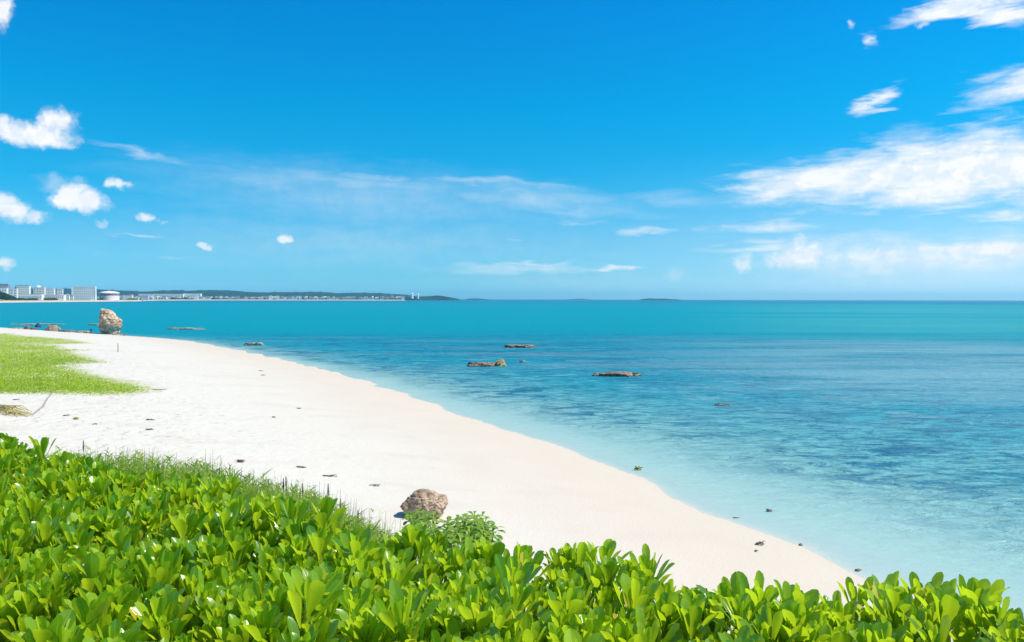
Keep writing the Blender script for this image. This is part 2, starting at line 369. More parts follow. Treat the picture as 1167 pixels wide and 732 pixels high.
# --- the sea
def water_material():
    m, T, b, o = material('sea_water')
    p = T.node('ShaderNodeNewGeometry').outputs['Position']
    off = T.attr('off'); rad = T.attr('rad'); shoal = T.attr('shoal')
    n1 = T.noise(T.mapping(p, scl=(0.45, 1, 1)), 0.05, 5, 0.6)
    off = T.math('MULTIPLY', off, T.math('MULTIPLY_ADD', rad, 0.033, 0.40))
    offn = T.math('ADD', off, T.math('MULTIPLY', T.math('MULTIPLY', T.math('SUBTRACT', n1, 0.5), 1.6), off))
    c = T.ramp(T.math('DIVIDE', offn, 80.0), [(0.0, (0.46, 0.49, 0.43)), (0.006, (0.33, 0.44, 0.41)), (0.03, (0.29, 0.45, 0.42)), (0.10, (0.205, 0.405, 0.395)), (0.20, (0.105, 0.345, 0.37)), (0.38, (0.022, 0.28, 0.345)), (0.75, (0.008, 0.25, 0.335)), (1.0, (0.004, 0.235, 0.325))])
    # reef and sea grass seen through the shallow water
    pr = T.mapping(p, scl=(0.55, 1.0, 1.0), rot=(0, 0, -0.15))
    reef = T.math('MULTIPLY', T.mr(T.noise(pr, 0.55, 8, 0.78, 0.6), 0.49, 0.555), T.mr(off, 2.0, 12))
    reef = T.math('MULTIPLY', reef, T.mr(T.noise(p, 0.075, 4, 0.5), 0.36, 0.56, .30, .9))
    c = T.mix(reef, c, (0.004, 0.12, 0.21))
    sandy = T.math('MULTIPLY', T.mr(T.noise(T.mapping(p, loc=(31, 7, 0), scl=(0.5, 1.0, 1)), 0.35, 7, 0.74, 0.5), 0.53, 0.60), T.mr(off, 3, 14))
    c = T.mix(T.math('MULTIPLY', sandy, T.mr(rad, 120, 60, 0, .55)), c, (0.16, 0.37, 0.40))
    # ripple-sized darker mottling in the water colour
    c = T.mix(T.math('MULTIPLY', T.mr(T.noise(T.mapping(p, scl=(0.5, 1.3, 1)), 1.6, 4, 0.65, 0.4), .48, .58), T.mr(off, 2, 18, 0, .6)), c, (0.010, 0.14, 0.235))
    # the pale purple-grey reef flat
    flat = T.math('MULTIPLY', T.mr(rad, 46, 85), T.mr(rad, 138, 112))
    pf = T.mapping(p, scl=(0.22, 1.0, 1.0))
    fl = T.math('MULTIPLY', flat, T.mr(T.noise(pf, 0.11, 6, 0.62, 0.3), 0.46, 0.68))
    c = T.mix(T.math('MULTIPLY', fl, 0.62), c, (0.12, 0.235, 0.295))
    c = T.mix(T.math('MULTIPLY', T.math('MULTIPLY', shoal, T.mr(T.noise(pf, 0.09, 6, 0.65), 0.34, 0.60)), 0.9), c, (0.155, 0.345, 0.40))
    # open water over the drop-off
    deep = T.mr(T.math('ADD', rad, T.math('MULTIPLY', T.math('SUBTRACT', T.noise(pf, 0.09, 6, 0.65, 0.3), 0.5), 90.0)), 100, 168)
    dc = T.mix(T.mr(rad, 220, 2200), (0.0, 0.250, 0.325), (0.0, 0.165, 0.265))
    sh2 = T.math('MULTIPLY', T.attr('shoalfar'), T.mr(T.noise(T.mapping(p, scl=(0.12, 1, 1)), 0.016, 5, 0.6), 0.36, 0.58))
    dc = T.mix(T.math('MULTIPLY', sh2, 0.75), dc, (0.04, 0.33, 0.35))
    c = T.mix(deep, c, dc)
    # wind ripples and a low chop
    w1 = T.noise(T.mapping(p, rot=(0, 0, 0.5), scl=(0.6, 1.7, 1)), 1.3, 4, 0.62, 0.6)
    w2 = T.noise(T.mapping(p, rot=(0, 0, 0.2), scl=(0.5, 1.5, 1)), 0.32, 3, 0.55, 0.4)
    h = T.math('ADD', T.math('MULTIPLY', w1, 0.44), T.math('MULTIPLY', w2, 0.42))
    nrm = bump(T, T.math('MULTIPLY', h, T.mr(off, 0.0, 12.0, 0.12, 1.0)), 1.0, 1.0)
    T.n.remove(b)
    dif = T.node('ShaderNodeBsdfDiffuse'); T.l.new(c, dif.inputs[0]); T.l.new(nrm, dif.inputs['Normal'])
    tr = T.node('ShaderNodeBsdfTransparent'); T.put(tr.inputs[0], (0.97, 1.0, 1.0))
    gl = T.node('ShaderNodeBsdfGlossy'); gl.inputs['Roughness'].default_value = 0.16; T.l.new(nrm, gl.inputs['Normal'])
    fr = T.node('ShaderNodeFresnel'); fr.inputs[0].default_value = 1.33; T.l.new(nrm, fr.inputs['Normal'])
    m1 = T.node('ShaderNodeMixShader'); m2 = T.node('ShaderNodeMixShader')
    al = T.mr(off, -0.06, 0.03, 0.0, 1.0)
    T.l.new(al, m1.inputs[0]); T.l.new(tr.outputs[0], m1.inputs[1]); T.l.new(dif.outputs[0], m1.inputs[2])
    # the wave facets seen at a grazing angle lean towards the viewer, so a sea mirrors far less than a flat pane
    T.l.new(T.math('MULTIPLY', fr.outputs[0], 0.30), m2.inputs[0]); T.l.new(m1.outputs[0], m2.inputs[1]); T.l.new(gl.outputs[0], m2.inputs[2])
    T.l.new(m2.outputs[0], o.inputs['Surface'])
    return m
keep = (LD[QUADS] < 1.0).any(1) & (GZ[QUADS].min(1) < 0.08)
wq = QUADS[keep]; used = np.unique(wq); remap = np.full(nx * ny, -1); remap[used] = np.arange(len(used))
wx, wy = gx[used], gy[used]; RAD = np.hypot(wx, wy)
ang = np.degrees(np.arctan2(wx, wy))
SHOAL = smooth01(ang, 4, 26) * smooth01(RAD, 30, 60) * (1 - smooth01(RAD, 120, 150))
SHFAR = smooth01(ang, 8, 27) * smooth01(RAD, 120, 160) * (1 - smooth01(RAD, 700, 1500))
water = np_mesh('sea', np.stack([wx, wy, np.zeros_like(wx)], 1), remap[wq], water_material(), smooth=True,
                attrs={'off': -LD[used], 'rad': RAD, 'shoal': SHOAL, 'shoalfar': SHFAR})
tag(water, 'turquoise shallow sea reaching to the horizon', 'sea', kind='structure')

# ------------------------------------------------------------------ far shore, hills, islets
COAST = [(-300, 560), (-160, 760), (-60, 900), (0, 965), (60, 1150), (105, 1300), (160, 1500), (178, 2000), (240, 2300), (330, 2500), (440, 2650), (463, 2700)]
def coast_D(px): return float(np.interp(px, [c[0] for c in COAST], [c[1] for c in COAST]))
def px_x(px, D): return (Q(px, 342, D)).x
def far_shore():
    vs_, fs = [], []
    pxs = np.arange(-300, 466, 6.0); rows = [(-6, -1.0), (0, 0.0), (14, 1.6), (30, 2.2), (34, 3.0), (300, 4.0), (900, 6.0), (2600, 8.0)]
    for px in pxs:
        D = coast_D(px) + 6 * math.sin(px * .31)
        tail = 1 - max(0.0, (px - 448) / 18.0) ** 2
        for off, z in rows:
            vs_.append((px_x(px, D + off), D + off, z if z <= 0 else max(-1, z * tail - (1 - tail))))
    n = len(rows)
    for i in range(len(pxs) - 1):
        for j in range(n - 1): fs.append((i * n + j, (i + 1) * n + j, (i + 1) * n + j + 1, i * n + j + 1))
    m, T, b, o = material('far_shore_ground')
    p = T.node('ShaderNodeNewGeometry').outputs['Position']
    sep = T.node('ShaderNodeSeparateXYZ'); T.l.new(p, sep.inputs[0])
    nn = T.noise(p, 0.02, 4, 0.6)
    c = T.mix(T.mr(T.math('ADD', sep.outputs[2], T.math('MULTIPLY', nn, 1.6)), 2.6, 3.6), (0.50, 0.44, 0.34), T.mix(nn, (0.05, 0.09, 0.03), (0.16, 0.17, 0.08)))
    T.l.new(c, b.inputs['Base Color']); b.inputs['Roughness'].default_value = 0.9
    o = np_mesh('far_shore', vs_, fs, m, smooth=False)
    tag(o, 'low sandy far shore under the town', 'shore', kind='structure')
far_shore()

hill_mat = plain('wooded_hill', (0.012, 0.05, 0.05), 0.95, 0.45, 0.02, spec=0.1)  # blue-green base colour takes in some of the distance haze
def ridge(name, prof, D, depth, label, base=-3.0, mat=hill_mat, kind='structure', cat='hills', step=1.0, rough=0.25, seed=1):
    """a wooded ridge whose skyline follows prof [(px, py)], with a real body behind and in front of it"""
    xs = np.arange(prof[0][0], prof[-1][0] + step, step)
    ys = np.interp(xs, [q[0] for q in prof], [q[1] for q in prof])
    rr = np.random.default_rng(seed); ys = ys + rough * (np.convolve(rr.normal(size=len(xs) + 4), np.ones(5) / 5, 'valid'))
    rows = [(-1.0, 0.0), (-0.7, 0.45), (-0.4, 0.78), (-0.15, 0.96), (0, 1.0), (0.3, 0.85), (0.65, 0.4), (1.0, 0.0)]
    vs_, fs = [], []
    for px, py in zip(xs, ys):
        top = Q(px, py, D).z
        for k, h in rows:
            y = D + k * depth; bumpz = rr.normal() * 0.04 * (top - base) if 0 < h < 1 else 0
            vs_.append((Q(px, py, D).x * y / D, y, base + (top - base) * h + bumpz))
    n = len(rows)
    for i in range(len(xs) - 1):
        for j in range(n - 1): fs.append((i * n + j, (i + 1) * n + j, (i + 1) * n + j + 1, i * n + j + 1))
    o = np_mesh(name, vs_, fs, mat, smooth=False); tag(o, label, cat, kind=kind); return o
ridge('hills', [(-300, 331), (-60, 330), (0, 329.6), (40, 329.4), (80, 329.2), (110, 329.6), (128, 331), (142, 331.3), (168, 332.6), (186, 331.2), (200, 331.0), (215, 331.6), (232, 330.9), (246, 330.8),
                (266, 331.4), (288, 333.1), (300, 333.6), (312, 333.2), (350, 332.9), (366, 332.7), (382, 334), (400, 334), (416, 333.7), (432, 334.2), (446, 335.3), (462, 336), (474, 337.6), (486, 340.2)], 4300, 1100,
      'long low wooded hills behind the far town', step=1.5)
ridge('headland', [(459, 341.5), (463, 338.8), (470, 337.8), (480, 338), (492, 337.6), (498, 336.9), (505, 337.4), (512, 338.9), (520, 340.2), (524, 341.4)], 3000, 60,
      'dark low headland at the end of the far shore', step=0.8, seed=5, cat='headland', rough=.12)
for k, (prof, D, lab) in enumerate([
    ([(529, 341.4), (534, 340.6), (540, 340.3), (546, 340.5), (552, 340.9), (556, 341.4)], 4600, 'faint small islet just beyond the headland'),
    ([(642, 341.9), (650, 341.1), (660, 340.6), (668, 341.0), (676, 341.9)], 6500, 'faintest low islet on the horizon right of centre'),
    ([(729, 341.8), (733, 340.8), (740, 340.1), (748, 340.6), (756, 340.4), (766, 341.0), (775, 341.8)], 4200, 'dark flat islet standing alone on the horizon')]):
    ridge('islet', prof, D, 40, lab, step=0.8, seed=20 + k, rough=0.08, cat='islet')

# ------------------------------------------------------------------ town on the far shore
WALLS = {k: plain('wall_' + k, c, 0.8, 0.06, 0.15) for k, c in
         {'white': (0.84, 0.83, 0.80), 'cream': (0.78, 0.72, 0.62), 'pink': (0.80, 0.67, 0.64), 'grey': (0.45, 0.47, 0.49), 'dark': (0.22, 0.25, 0.29), 'stone': (0.84, 0.82, 0.76)}.items()}
ROOFS = {k: plain('roof_' + k, c, 0.7, 0.08, 0.2) for k, c in
         {'white': (0.75, 0.75, 0.74), 'grey': (0.38, 0.39, 0.41), 'brown': (0.24, 0.15, 0.11), 'blue': (0.18, 0.33, 0.42), 'red': (0.42, 0.18, 0.13)}.items()}
GLASS = plain('window_glass', (0.34, 0.40, 0.42), 0.15, 0.2, 1.0, spec=0.6)
def placed(px0, px1, ytop, D):
    """footprint of something seen between two columns of the photo at the depth D: centre, width, height, bearing"""
    a, b = Q(px0, 342, D), Q(px1, 342, D); c = (a + b) / 2
    top = Q((px0 + px1) / 2, ytop, D).z
    return Vector((c.x, D, 0)), (b - a).length, top, -math.atan2(c.x, D)
def house_parts(root, w, h, dep, wall, roof, kind, floors=0, bays=0, wmat=None):
    bm = bmesh.new(); box(bm, -w / 2, w / 2, 0, dep, -1.5, h); bm_obj('wall', bm, WALLS[wall], root)
    bm = bmesh.new()
    if kind == 'gable':
        rh = w * 0.22; ov = w * .06
        v = [bm.verts.new(c) for c in ((-w / 2 - ov, -ov, h), (w / 2 + ov, -ov, h), (0, -ov, h + rh), (-w / 2 - ov, dep + ov, h), (w / 2 + ov, dep + ov, h), (0, dep + ov, h + rh))]
        for f in ((0, 1, 2), (3, 5, 4), (0, 2, 5, 3), (1, 4, 5, 2), (0, 3, 4, 1)): bm.faces.new([v[i] for i in f])
    elif kind == 'hip':
        rh = h * 0.35; ov = w * .05
        v = [bm.verts.new(c) for c in ((-w / 2 - ov, -ov, h), (w / 2 + ov, -ov, h), (w / 2 + ov, dep + ov, h), (-w / 2 - ov, dep + ov, h), (-w * .2, dep / 2, h + rh), (w * .2, dep / 2, h + rh))]
        for f in ((0, 1, 5, 4), (1, 2, 5), (2, 3, 4, 5), (3, 0, 4), (3, 2, 1, 0)): bm.faces.new([v[i] for i in f])
    else:
        box(bm, -w / 2 - .2, w / 2 + .2, -.2, dep + .2, h, h + max(.5, h * .05))
    bm_obj('roof', bm, ROOFS[roof], root)
    if floors and bays:
        ww, wh = w / bays * .55, (h - 1) / floors * .5
        bm = bmesh.new(); box(bm, -ww / 2, ww / 2, -0.12, 0.2, -wh / 2, wh / 2)
        first = None
        for f in range(floors):
            for k in range(bays):
                pos = (-w / 2 + (k + .5) * w / bays, 0, 0.8 + (f + .5) * (h - 1.2) / floors)
                if first is None: first = o = bm_obj('window', bm, wmat or GLASS, root)
                else: o = first.copy(); COL.objects.link(o); o.parent = root
                o.location = pos
def building(name, px0, px1, ytop, back, label, wall='white', roof='white', kind='flat', floors=0, bays=0, dep=None, cat='building', group=None):
    D = coast_D((px0 + px1) / 2) + back
    c, w, top, rz = placed(px0, px1, ytop, D)
    root = empty(name, (c.x, c.y, 3.2), rz * .7)
    h = top - 3.2
    hh = h - (w * .22 if kind == 'gable' else (h * .26 if kind == 'hip' else max(.5, h * .05)))
    house_parts(root, w, hh, dep or max(6, w * .7), wall, roof, kind, floors, bays)
    tag(root, label, cat, group); return root, w, hh
building('apartment_block', -9, 8, 323.4, 190, 'dark grey slab block at the far left end of the town skyline', 'dark', 'grey', floors=4, bays=5)
building('apartment_block', -8, 6.5, 328, 120, 'white block standing in front of the dark grey slab at the far left', 'white', 'white', floors=3, bays=6)
building('apartment_block', 12, 19, 329, 110, 'narrow white block with a thin mast behind its left side', 'white', 'white', floors=4, bays=2)
t = empty('mast', (Q(18, 342, 1230).x, 1230, 3)); tag(t, 'thin dark mast rising beside the big grey town block', 'mast')
bm = bmesh.new(); tube(bm, [(0, 0, -1), (0, 0, Q(18, 324.8, 1230).z - 3)], [.5, .25], 6); bm_obj('pole', bm, WALLS['dark'], t)
bm = bmesh.new(); box(bm, -.9, .9, -.5, .5, 16, 20); bm_obj('antenna', bm, WALLS['dark'], t)
building('apartment_block', 19.5, 32.5, 325.2, 150, 'tall broad grey town block left of the round-topped one', 'stone', 'grey', floors=6, bays=6)
r_, w_, h_ = building('tower_building', 39, 50, 327.3, 150, 'cream town block carrying a white rounded turret on its roof', 'cream', 'white', floors=5, bays=4)
bm = bmesh.new(); tube(bm, [(-w_ * .1, w_ * .3, h_), (-w_ * .1, w_ * .3, h_ + 2.2), (-w_ * .1, w_ * .3, h_ + 3.0), (-w_ * .1, w_ * .3, h_ + 3.4)], [w_ * .22, w_ * .21, w_ * .14, .1], 12); bm_obj('turret', bm, WALLS['white'], r_)
building('apartment_block', 50.5, 61, 328.2, 170, 'wide white town block joined to the right of the turreted one', 'white', 'white', floors=4, bays=5)
building('apartment_block', 61.5, 65.2, 330, 175, 'slim grey block squeezed between two white town blocks', 'grey', 'grey', floors=4, bays=2)
building('apartment_block', 65.4, 71.2, 329, 170, 'small square white block left of the low pitched houses', 'white', 'white', floors=4, bays=3)
building('shopping_hall', 23, 46, 335.4, 70, 'long low white hall in front of the tall town blocks', 'white', 'white', floors=1, bays=12)
building('shopping_hall', 46.5, 71, 336.2, 60, 'low pale pink hall continuing the row along the shore', 'pink', 'white', floors=1, bays=12)
building('house', 73.5, 78.5, 335.2, 60, 'white pitched-roof house just left of the big hotel', 'white', 'white', 'gable', 2, 3)
building('house', 78.8, 83.2, 336, 70, 'smaller grey-roofed house touching the left side of the hotel', 'white', 'grey', 'gable', 2, 3)
r_, w_, h_ = building('hotel', 83.8, 107.2, 326.6, 60, 'big boxy white hotel with a grid of windows on the far shore', 'stone', 'white', floors=7, bays=12, dep=14)
for sx in (-1, 1):
    bm = bmesh.new(); box(bm, sx * w_ / 2 - .9, sx * w_ / 2 + .9, -.6, .05, -1.4, h_ - .05); bm_obj('lit_edge', bm, WALLS['white'], r_)  # white strips added at the corners for the bright sunlit side
# round hall with a shallow domed roof
D = 1400; c, w, top, rz = placed(114, 135.5, 331.6, D)
root = empty('arena', (c.x, D, 3.0), rz); tag(root, 'pink round arena with a pale domed roof right of the hotel', 'arena')
H = top - 3
def drum(r, z0, z1, r1=None, n=40):
    bm = bmesh.new(); tube(bm, [(0, w * .42, z0), (0, w * .42, z1)], [r, r1 or r], n); return bm
bm_obj('wall', drum(w * .48, -1.5, H * .45), WALLS['pink'], root)
bm_obj('window_band', drum(w * .465, H * .45, H * .72), plain('plum_glass', (.30, .20, .26), .3), root)
bm = bmesh.new(); tube(bm, [(0, w * .42, H * .72), (0, w * .42, H * .80), (0, w * .42, H * .92), (0, w * .42, H)], [w * .5, w * .485, w * .32, .3], 40); bm_obj('roof', bm, plain('pink_roof', (.74, .66, .66), .6), root)
building('warehouse', 137, 150, 336.5, 80, 'low pale shed directly right of the pink arena', 'pink', 'white')
building('warehouse', 151, 168, 337.2, 60, 'low grey shed with a dull roof near the shore road', 'grey', 'grey')
building('warehouse', 160, 207, 335.0, 420, 'longest low white warehouse of the far town', 'white', 'white', floors=1, bays=16)
building('warehouse', 210, 228, 334.6, 300, 'white flat-roofed warehouse right of the longest one', 'white', 'white', floors=1, bays=8)
GRP = 'small pale houses strung along the far shore'
rr = random.Random(12)
xs = [x for x in np.arange(112, 462, 3.4)]
for px in xs:
    px = px + rr.uniform(-1.2, 1.2); wpx = rr.uniform(1.8, 4.6); dense = .5 + .5 * math.sin(px * .09)
    back = rr.choice([40, 70, 110, 170, 260])
    D = coast_D(px) + back
    y0 = 342 + 0.0 - (0)   # base row
    hpx = rr.uniform(1.7, 3.2) * (1.25 if px < 150 else 1.0) + (1.2 if rr.random() < .10 else 0)
    base_y = float(np.interp(px, [110, 160, 240, 460], [341.2, 340.4, 340.4, 340.8]))
    kind = rr.choice(['gable', 'flat', 'flat', 'hip'])
    building('house', px - wpx / 2, px + wpx / 2, base_y - hpx, back, 'tiny pale house in the row of small houses along the far shore', rr.choice(['white', 'white', 'white', 'cream', 'pink', 'stone', 'grey']),
             rr.choice(['white', 'white', 'grey', 'brown', 'blue', 'red']), kind, dep=rr.uniform(6, 12), cat='house', group=GRP)
# the two white tanks at the root of the headland
for px, y, wpx, lab in ((469.6, 334.0, 3.0, 'taller white tank tower on the dark headland'), (476.3, 334.6, 2.3, 'shorter white tank tower on the dark headland')):
    D = 2960; c, w, top, rz = placed(px - wpx / 2, px + wpx / 2, y, D)
    root = empty('tank_tower', (c.x, D, 6)); tag(root, lab, 'tower')
    h = top - 6; bm = bmesh.new(); tube(bm, [(0, 0, 0), (0, 0, h * .85)], [w / 2, w / 2], 20); bm_obj('wall', bm, WALLS['white'], root)
    bm = bmesh.new(); tube(bm, [(0, 0, h * .85), (0, 0, h * .88), (0, 0, h)], [w * .54, w * .5, w * .15], 20); bm_obj('roof', bm, ROOFS['white'], root)

# trees along the far shore: one far-off mass of leaf clumps
def clump_mesh(centres, radii, per, leaf, seed):
    r = np.random.default_rng(seed); V, Fc = [], []
    for (cx, cy, cz), rad in zip(centres, radii):
        d = r.normal(size=(per, 3)); d /= np.linalg.norm(d, axis=1)[:, None]
        p = d * (rad * r.uniform(.45, 1.0, (per, 1))) * np.array([1, 1, .75]) + (cx, cy, cz)
        a = r.normal(size=(per, 3)); a -= d * (a * d).sum(1)[:, None] * .6; a /= np.linalg.norm(a, axis=1)[:, None]
        b = np.cross(d, a); s_ = leaf * rad * r.uniform(.6, 1.3, (per, 1))
        V.append(np.stack([p - a * s_, p - b * s_ * .6, p + a * s_, p + b * s_ * .6], 1).reshape(-1, 3))
    V = np.concatenate(V); return V, np.arange(len(V)).reshape(-1, 4)
tree_mat = plain('far_tree_leaves', (0.035, 0.075, 0.03), 0.85, 0.5, 0.05, spec=0.1)
cs, rs = [], []
for px in np.arange(22, 74, .8):
    D = coast_D(px) + rng.uniform(40, 52); cs.append((px_x(px, D), D, 3.4 + rng.uniform(0, 1.5))); rs.append(rng.uniform(1.2, 2.4))
for px in np.arange(108, 460, .9):
    if math.sin(px * .13) + rng.normal() * .8 > -.2:
        D = coast_D(px) + rng.uniform(34, 60); cs.append((px_x(px, D), D, 3.4 + rng.uniform(0, 1.2) * (1 if px < 170 else 1.7))); rs.append(rng.uniform(1.2, 2.4) * (1 if px < 170 else 1.7))
for px in np.arange(-40, 21, .7):
    top = np.interp(px, [-40, 0, 10, 20], [331, 332, 335.5, 340]); D = coast_D(px) + rng.uniform(45, 95); zt = Q(px, top, D).z
    for q in range(4):
        cs.append((px_x(px, D), D - q * 4, 3 + (zt - 4.5) * (1 - q / 4.5))); rs.append(rng.uniform(1.3, 2.6))
V, Fq = clump_mesh(cs, rs, 46, .34, 4)
tag(np_mesh('shore_trees', V, Fq, tree_mat), 'dark green belt of trees along the far shore', 'trees', kind='stuff')

# ------------------------------------------------------------------ rocks
def rock_material(name, light, dark, sc=2.0, footz=None):
    m, T, b, o = material(name)
    p = T.node('ShaderNodeTexCoord').outputs['Object']
    n = T.noise(p, sc, 6, 0.65); n2 = T.noise(p, sc * 4, 5, 0.7)
    pit = T.mr(n2, 0.50, 0.36)
    c = T.mix(T.mr(n, 0.35, 0.65), dark, light)
    c = T.mix(T.math('MULTIPLY', pit, 0.75), c, tuple(x * 0.35 for x in dark))
    if footz is not None:
        sep = T.node('ShaderNodeSeparateXYZ'); T.l.new(p, sep.inputs[0])
        c = T.mix(T.mr(T.math('ADD', sep.outputs[2], T.math('MULTIPLY', n, .5)), footz + .45, footz), c, (0.06, 0.045, 0.032))  # darker brown towards the foot
    T.l.new(c, b.inputs['Base Color']); b.inputs['Roughness'].default_value = 0.9; b.inputs['Specular IOR Level'].default_value = 0.2
    T.l.new(bump(T, T.math('ADD', n2, T.math('MULTIPLY', n, 1.5)), 0.9, 0.15 / sc), b.inputs['Normal'])
    return m
def rock(name, loc, size, mat, label, seed, cat='rock', amp=.28, flat=False, sub=5, group=None, freq=1.4):
    bm = bmesh.new(); bmesh.ops.create_icosphere(bm, subdivisions=sub, radius=1.0); o_ = Vector((seed * 7.3, seed * 3.1, seed))
    for v in bm.verts:
        d = v.co.normalized(); n = mnoise.fractal(d * freq + o_, 0.9, 2.1, 6); rdg = abs(mnoise.noise(d * 3.3 + o_))
        k = 1 + amp * n - amp * .5 * rdg + amp * .25 * mnoise.noise(d * 9 + o_)
        q = d * k
        if flat: q.z = math.copysign(min(abs(q.z), .55 + .25 * mnoise.noise(Vector((d.x * 4, d.y * 4, seed)))) , q.z)
        v.co = Vector((q.x * size[0], q.y * size[1], q.z * size[2]))
    o = bm_obj(name, bm, mat, smooth=True, loc=loc); tag(o, label, cat, group); return o

# the tall standing rock at the water's edge, shaped ring by ring after its outline
def standing_rock():
    prof = [(-4, 116.4, 136.2), (379.6, 116.2, 136.3), (377.6, 115.4, 136.5), (376, 115.2, 136.4), (374.5, 114.2, 137.8), (372.5, 113.6, 138.6), (369, 113.2, 138.9), (366, 113.5, 138.4), (363.5, 114, 136.6),
            (361, 114.3, 133.2), (358.5, 114.4, 131), (356, 114.2, 129), (354, 114.2, 126.6), (353, 114.5, 124), (352.3, 115, 120)]
    D = 137.0; base = P(125, 380.2, 0.0); D = base.y; k = D / F
    n = 56; vs_, fs = [], []
    zs = []
    rows = []
    for y, x0, x1 in prof[1:]:
        rows.append(((380.2 - y) * k, (x0 - 126) * k, (x1 - 126) * k))
    rows = [(-0.8, rows[0][1], rows[0][2])] + rows
    Z = np.linspace(-0.8, rows[-1][0], 60)
    X0 = np.interp(Z, [r[0] for r in rows], [r[1] for r in rows]); X1 = np.interp(Z, [r[0] for r in rows], [r[2] for r in rows])
    for z, a, b in zip(Z, X0, X1):
        c, hw = (a + b) / 2, (b - a) / 2
        dep = min(hw * .95, 1.7) if z < 2.5 else hw * .95
        for j in range(n):
            t = 2 * math.pi * j / n; q = Vector((c + hw * math.cos(t), dep * math.sin(t), z))
            nn = Vector((math.cos(t), math.sin(t), 0))
            f = mnoise.fractal(q * .9, .9, 2.1, 6); g = abs(mnoise.noise(q * 1.7 + Vector((9, 2, 1)))); h = mnoise.noise(q * 5)
            s = .24 * f - .30 * (g < .12) * (1 - g / .12) - .05 + .07 * h
            vs_.append(q + nn * s + Vector((0, 0, .12 * f)))
    top = len(vs_); vs_.append(Vector(((X0[-1] + X1[-1]) / 2, 0, Z[-1] + .1)))
    bm = bmesh.new(); bv = [bm.verts.new(v) for v in vs_]
    for i in range(len(Z) - 1):
        for j in range(n): bm.faces.new((bv[i * n + j], bv[i * n + (j + 1) % n], bv[(i + 1) * n + (j + 1) % n], bv[(i + 1) * n + j]))
    for j in range(n): bm.faces.new((bv[top - n + j], bv[top - n + (j + 1) % n], bv[top]))
    o = bm_obj('standing_rock', bm, rock_material('limestone', (0.72, 0.56, 0.40), (0.50, 0.33, 0.21), 0.8, 0.15), smooth=True, loc=(P(126, 380.2, 0).x, D, 0.0))
    tag(o, 'tall pale limestone rock standing alone at the water edge with an undercut dark foot', 'rock')
standing_rock()

brown = rock_material('brown_rock', (0.56, 0.42, 0.29), (0.32, 0.225, 0.15), 3.2)
reefm = rock_material('reef_rock', (0.40, 0.30, 0.20), (0.20, 0.155, 0.115), 1.6)
tanm = rock_material('tan_rock', (0.50, 0.41, 0.29), (0.30, 0.24, 0.17), 1.2)
greym = rock_material('grey_rock', (0.26, 0.27, 0.26), (0.13, 0.15, 0.16), 1.2)
palem = rock_material('pale_rock', (0.50, 0.46, 0.36), (0.22, 0.20, 0.15), 1.2)
yelm = rock_material('yellow_coral', (0.55, 0.45, 0.22), (0.30, 0.22, 0.10), 2.5)
def on_sand(px, py):
    z = 1.0
    for _ in range(14): q = P(px, py, z); z = gz(q.x, q.y)
    return Vector((q.x, q.y, z))
bp = on_sand(483, 592); bz = bp.z; k = bp.y / F
btop = Q(483, 560, bp.y + .3).z
rock('boulder', (bp.x, bp.y + .3, (bz + btop) / 2 - .04), (25 * k, .44, (btop - bz) / 2 + .05), brown, 'brown pitted boulder on the sand just behind the hedge', 3, 'boulder', amp=.20, sub=6, freq=1.5)
def px_rock(name, x0, x1, y0, y1, mat, label, seed, flat=True, z=0.0, lift=0.5, **kw):
    c = P((x0 + x1) / 2, y1, z); k = c.y / F; w = (x1 - x0) / 2 * k; h = (y1 - y0) * k
    return rock(name, (c.x, c.y + w * .5, z - h * .12), (w, w * .55, h * 1.2 if flat else h * 1.0), mat, label, seed, amp=.42 if flat else .28, flat=flat, freq=2.2, **kw)
px_rock('reef_rock', 531, 568, 411.5, 418, reefm, 'flat brown reef rock in the lagoon carrying a pale yellow coral block', 4)
q = px_rock('coral_block', 563, 577, 409.5, 417.5, yelm, 'pale yellow coral block at the right end of a flat reef rock', 5, flat=False)
px_rock('reef_rock', 683, 729, 423, 429.5, reefm, 'widest reddish brown reef rock, right of the others in the lagoon', 6)
px_rock('reef_rock', 573, 608, 392, 396.5, reefm, 'low distant reef rock farthest out in the middle of the lagoon', 7)
px_rock('reef_rock', 277, 299, 389, 394, palem, 'small pale flat rock in the water just off the beach', 8)
px_rock('reef_rock', 814, 837, 459, 464.5, greym, 'dark grey rock barely breaking the water right of centre', 9, z=-.10)
px_rock('reef_rock', 592, 599, 409.5, 413, palem, 'tiny pale rock between the yellow coral and the open lagoon', 10, sub=4)
px_rock('shore_rock', 47, 67, 370.2, 378, tanm, 'largest tan rock in the row along the far left waterline', 11, flat=False, z=.1)
px_rock('shore_rock', 26, 34, 370.8, 375.6, greym, 'dark grey rock left of the blue parasol', 12, flat=False, z=.1)
px_rock('shore_rock', 33, 42, 372.6, 376.2, greym, 'small low grey rock between the dark rock and the parasol', 13, z=.1)
px_rock('shore_rock', 4, 24, 372.6, 375.8, tanm, 'brown flat rock farthest left along the waterline', 14, z=.1)
px_rock('shore_rock', 64, 84, 375.2, 378.8, greym, 'low grey ledge stretching right from the largest tan rock', 15, z=.1)
px_rock('shore_rock', 84, 101, 376.0, 379.6, tanm, 'low tan ledge ending next to the person in blue', 16, z=.05)
px_rock('shore_rock', 6, 62, 369.2, 370.4, tanm, 'long thin reef ledge out in the water behind the left shore rocks', 17, z=0)
px_rock('shore_rock', 97, 115, 368.6, 370.6, palem, 'thin pale foam streak in the water left of the standing rock', 18, z=0)  # flat shape in pale rock colour, added for the streak of foam
px_rock('shore_rock', 188, 228, 373.2, 375.6, palem, 'thin pale reef ledge in the water right of the standing rock', 19, z=0)
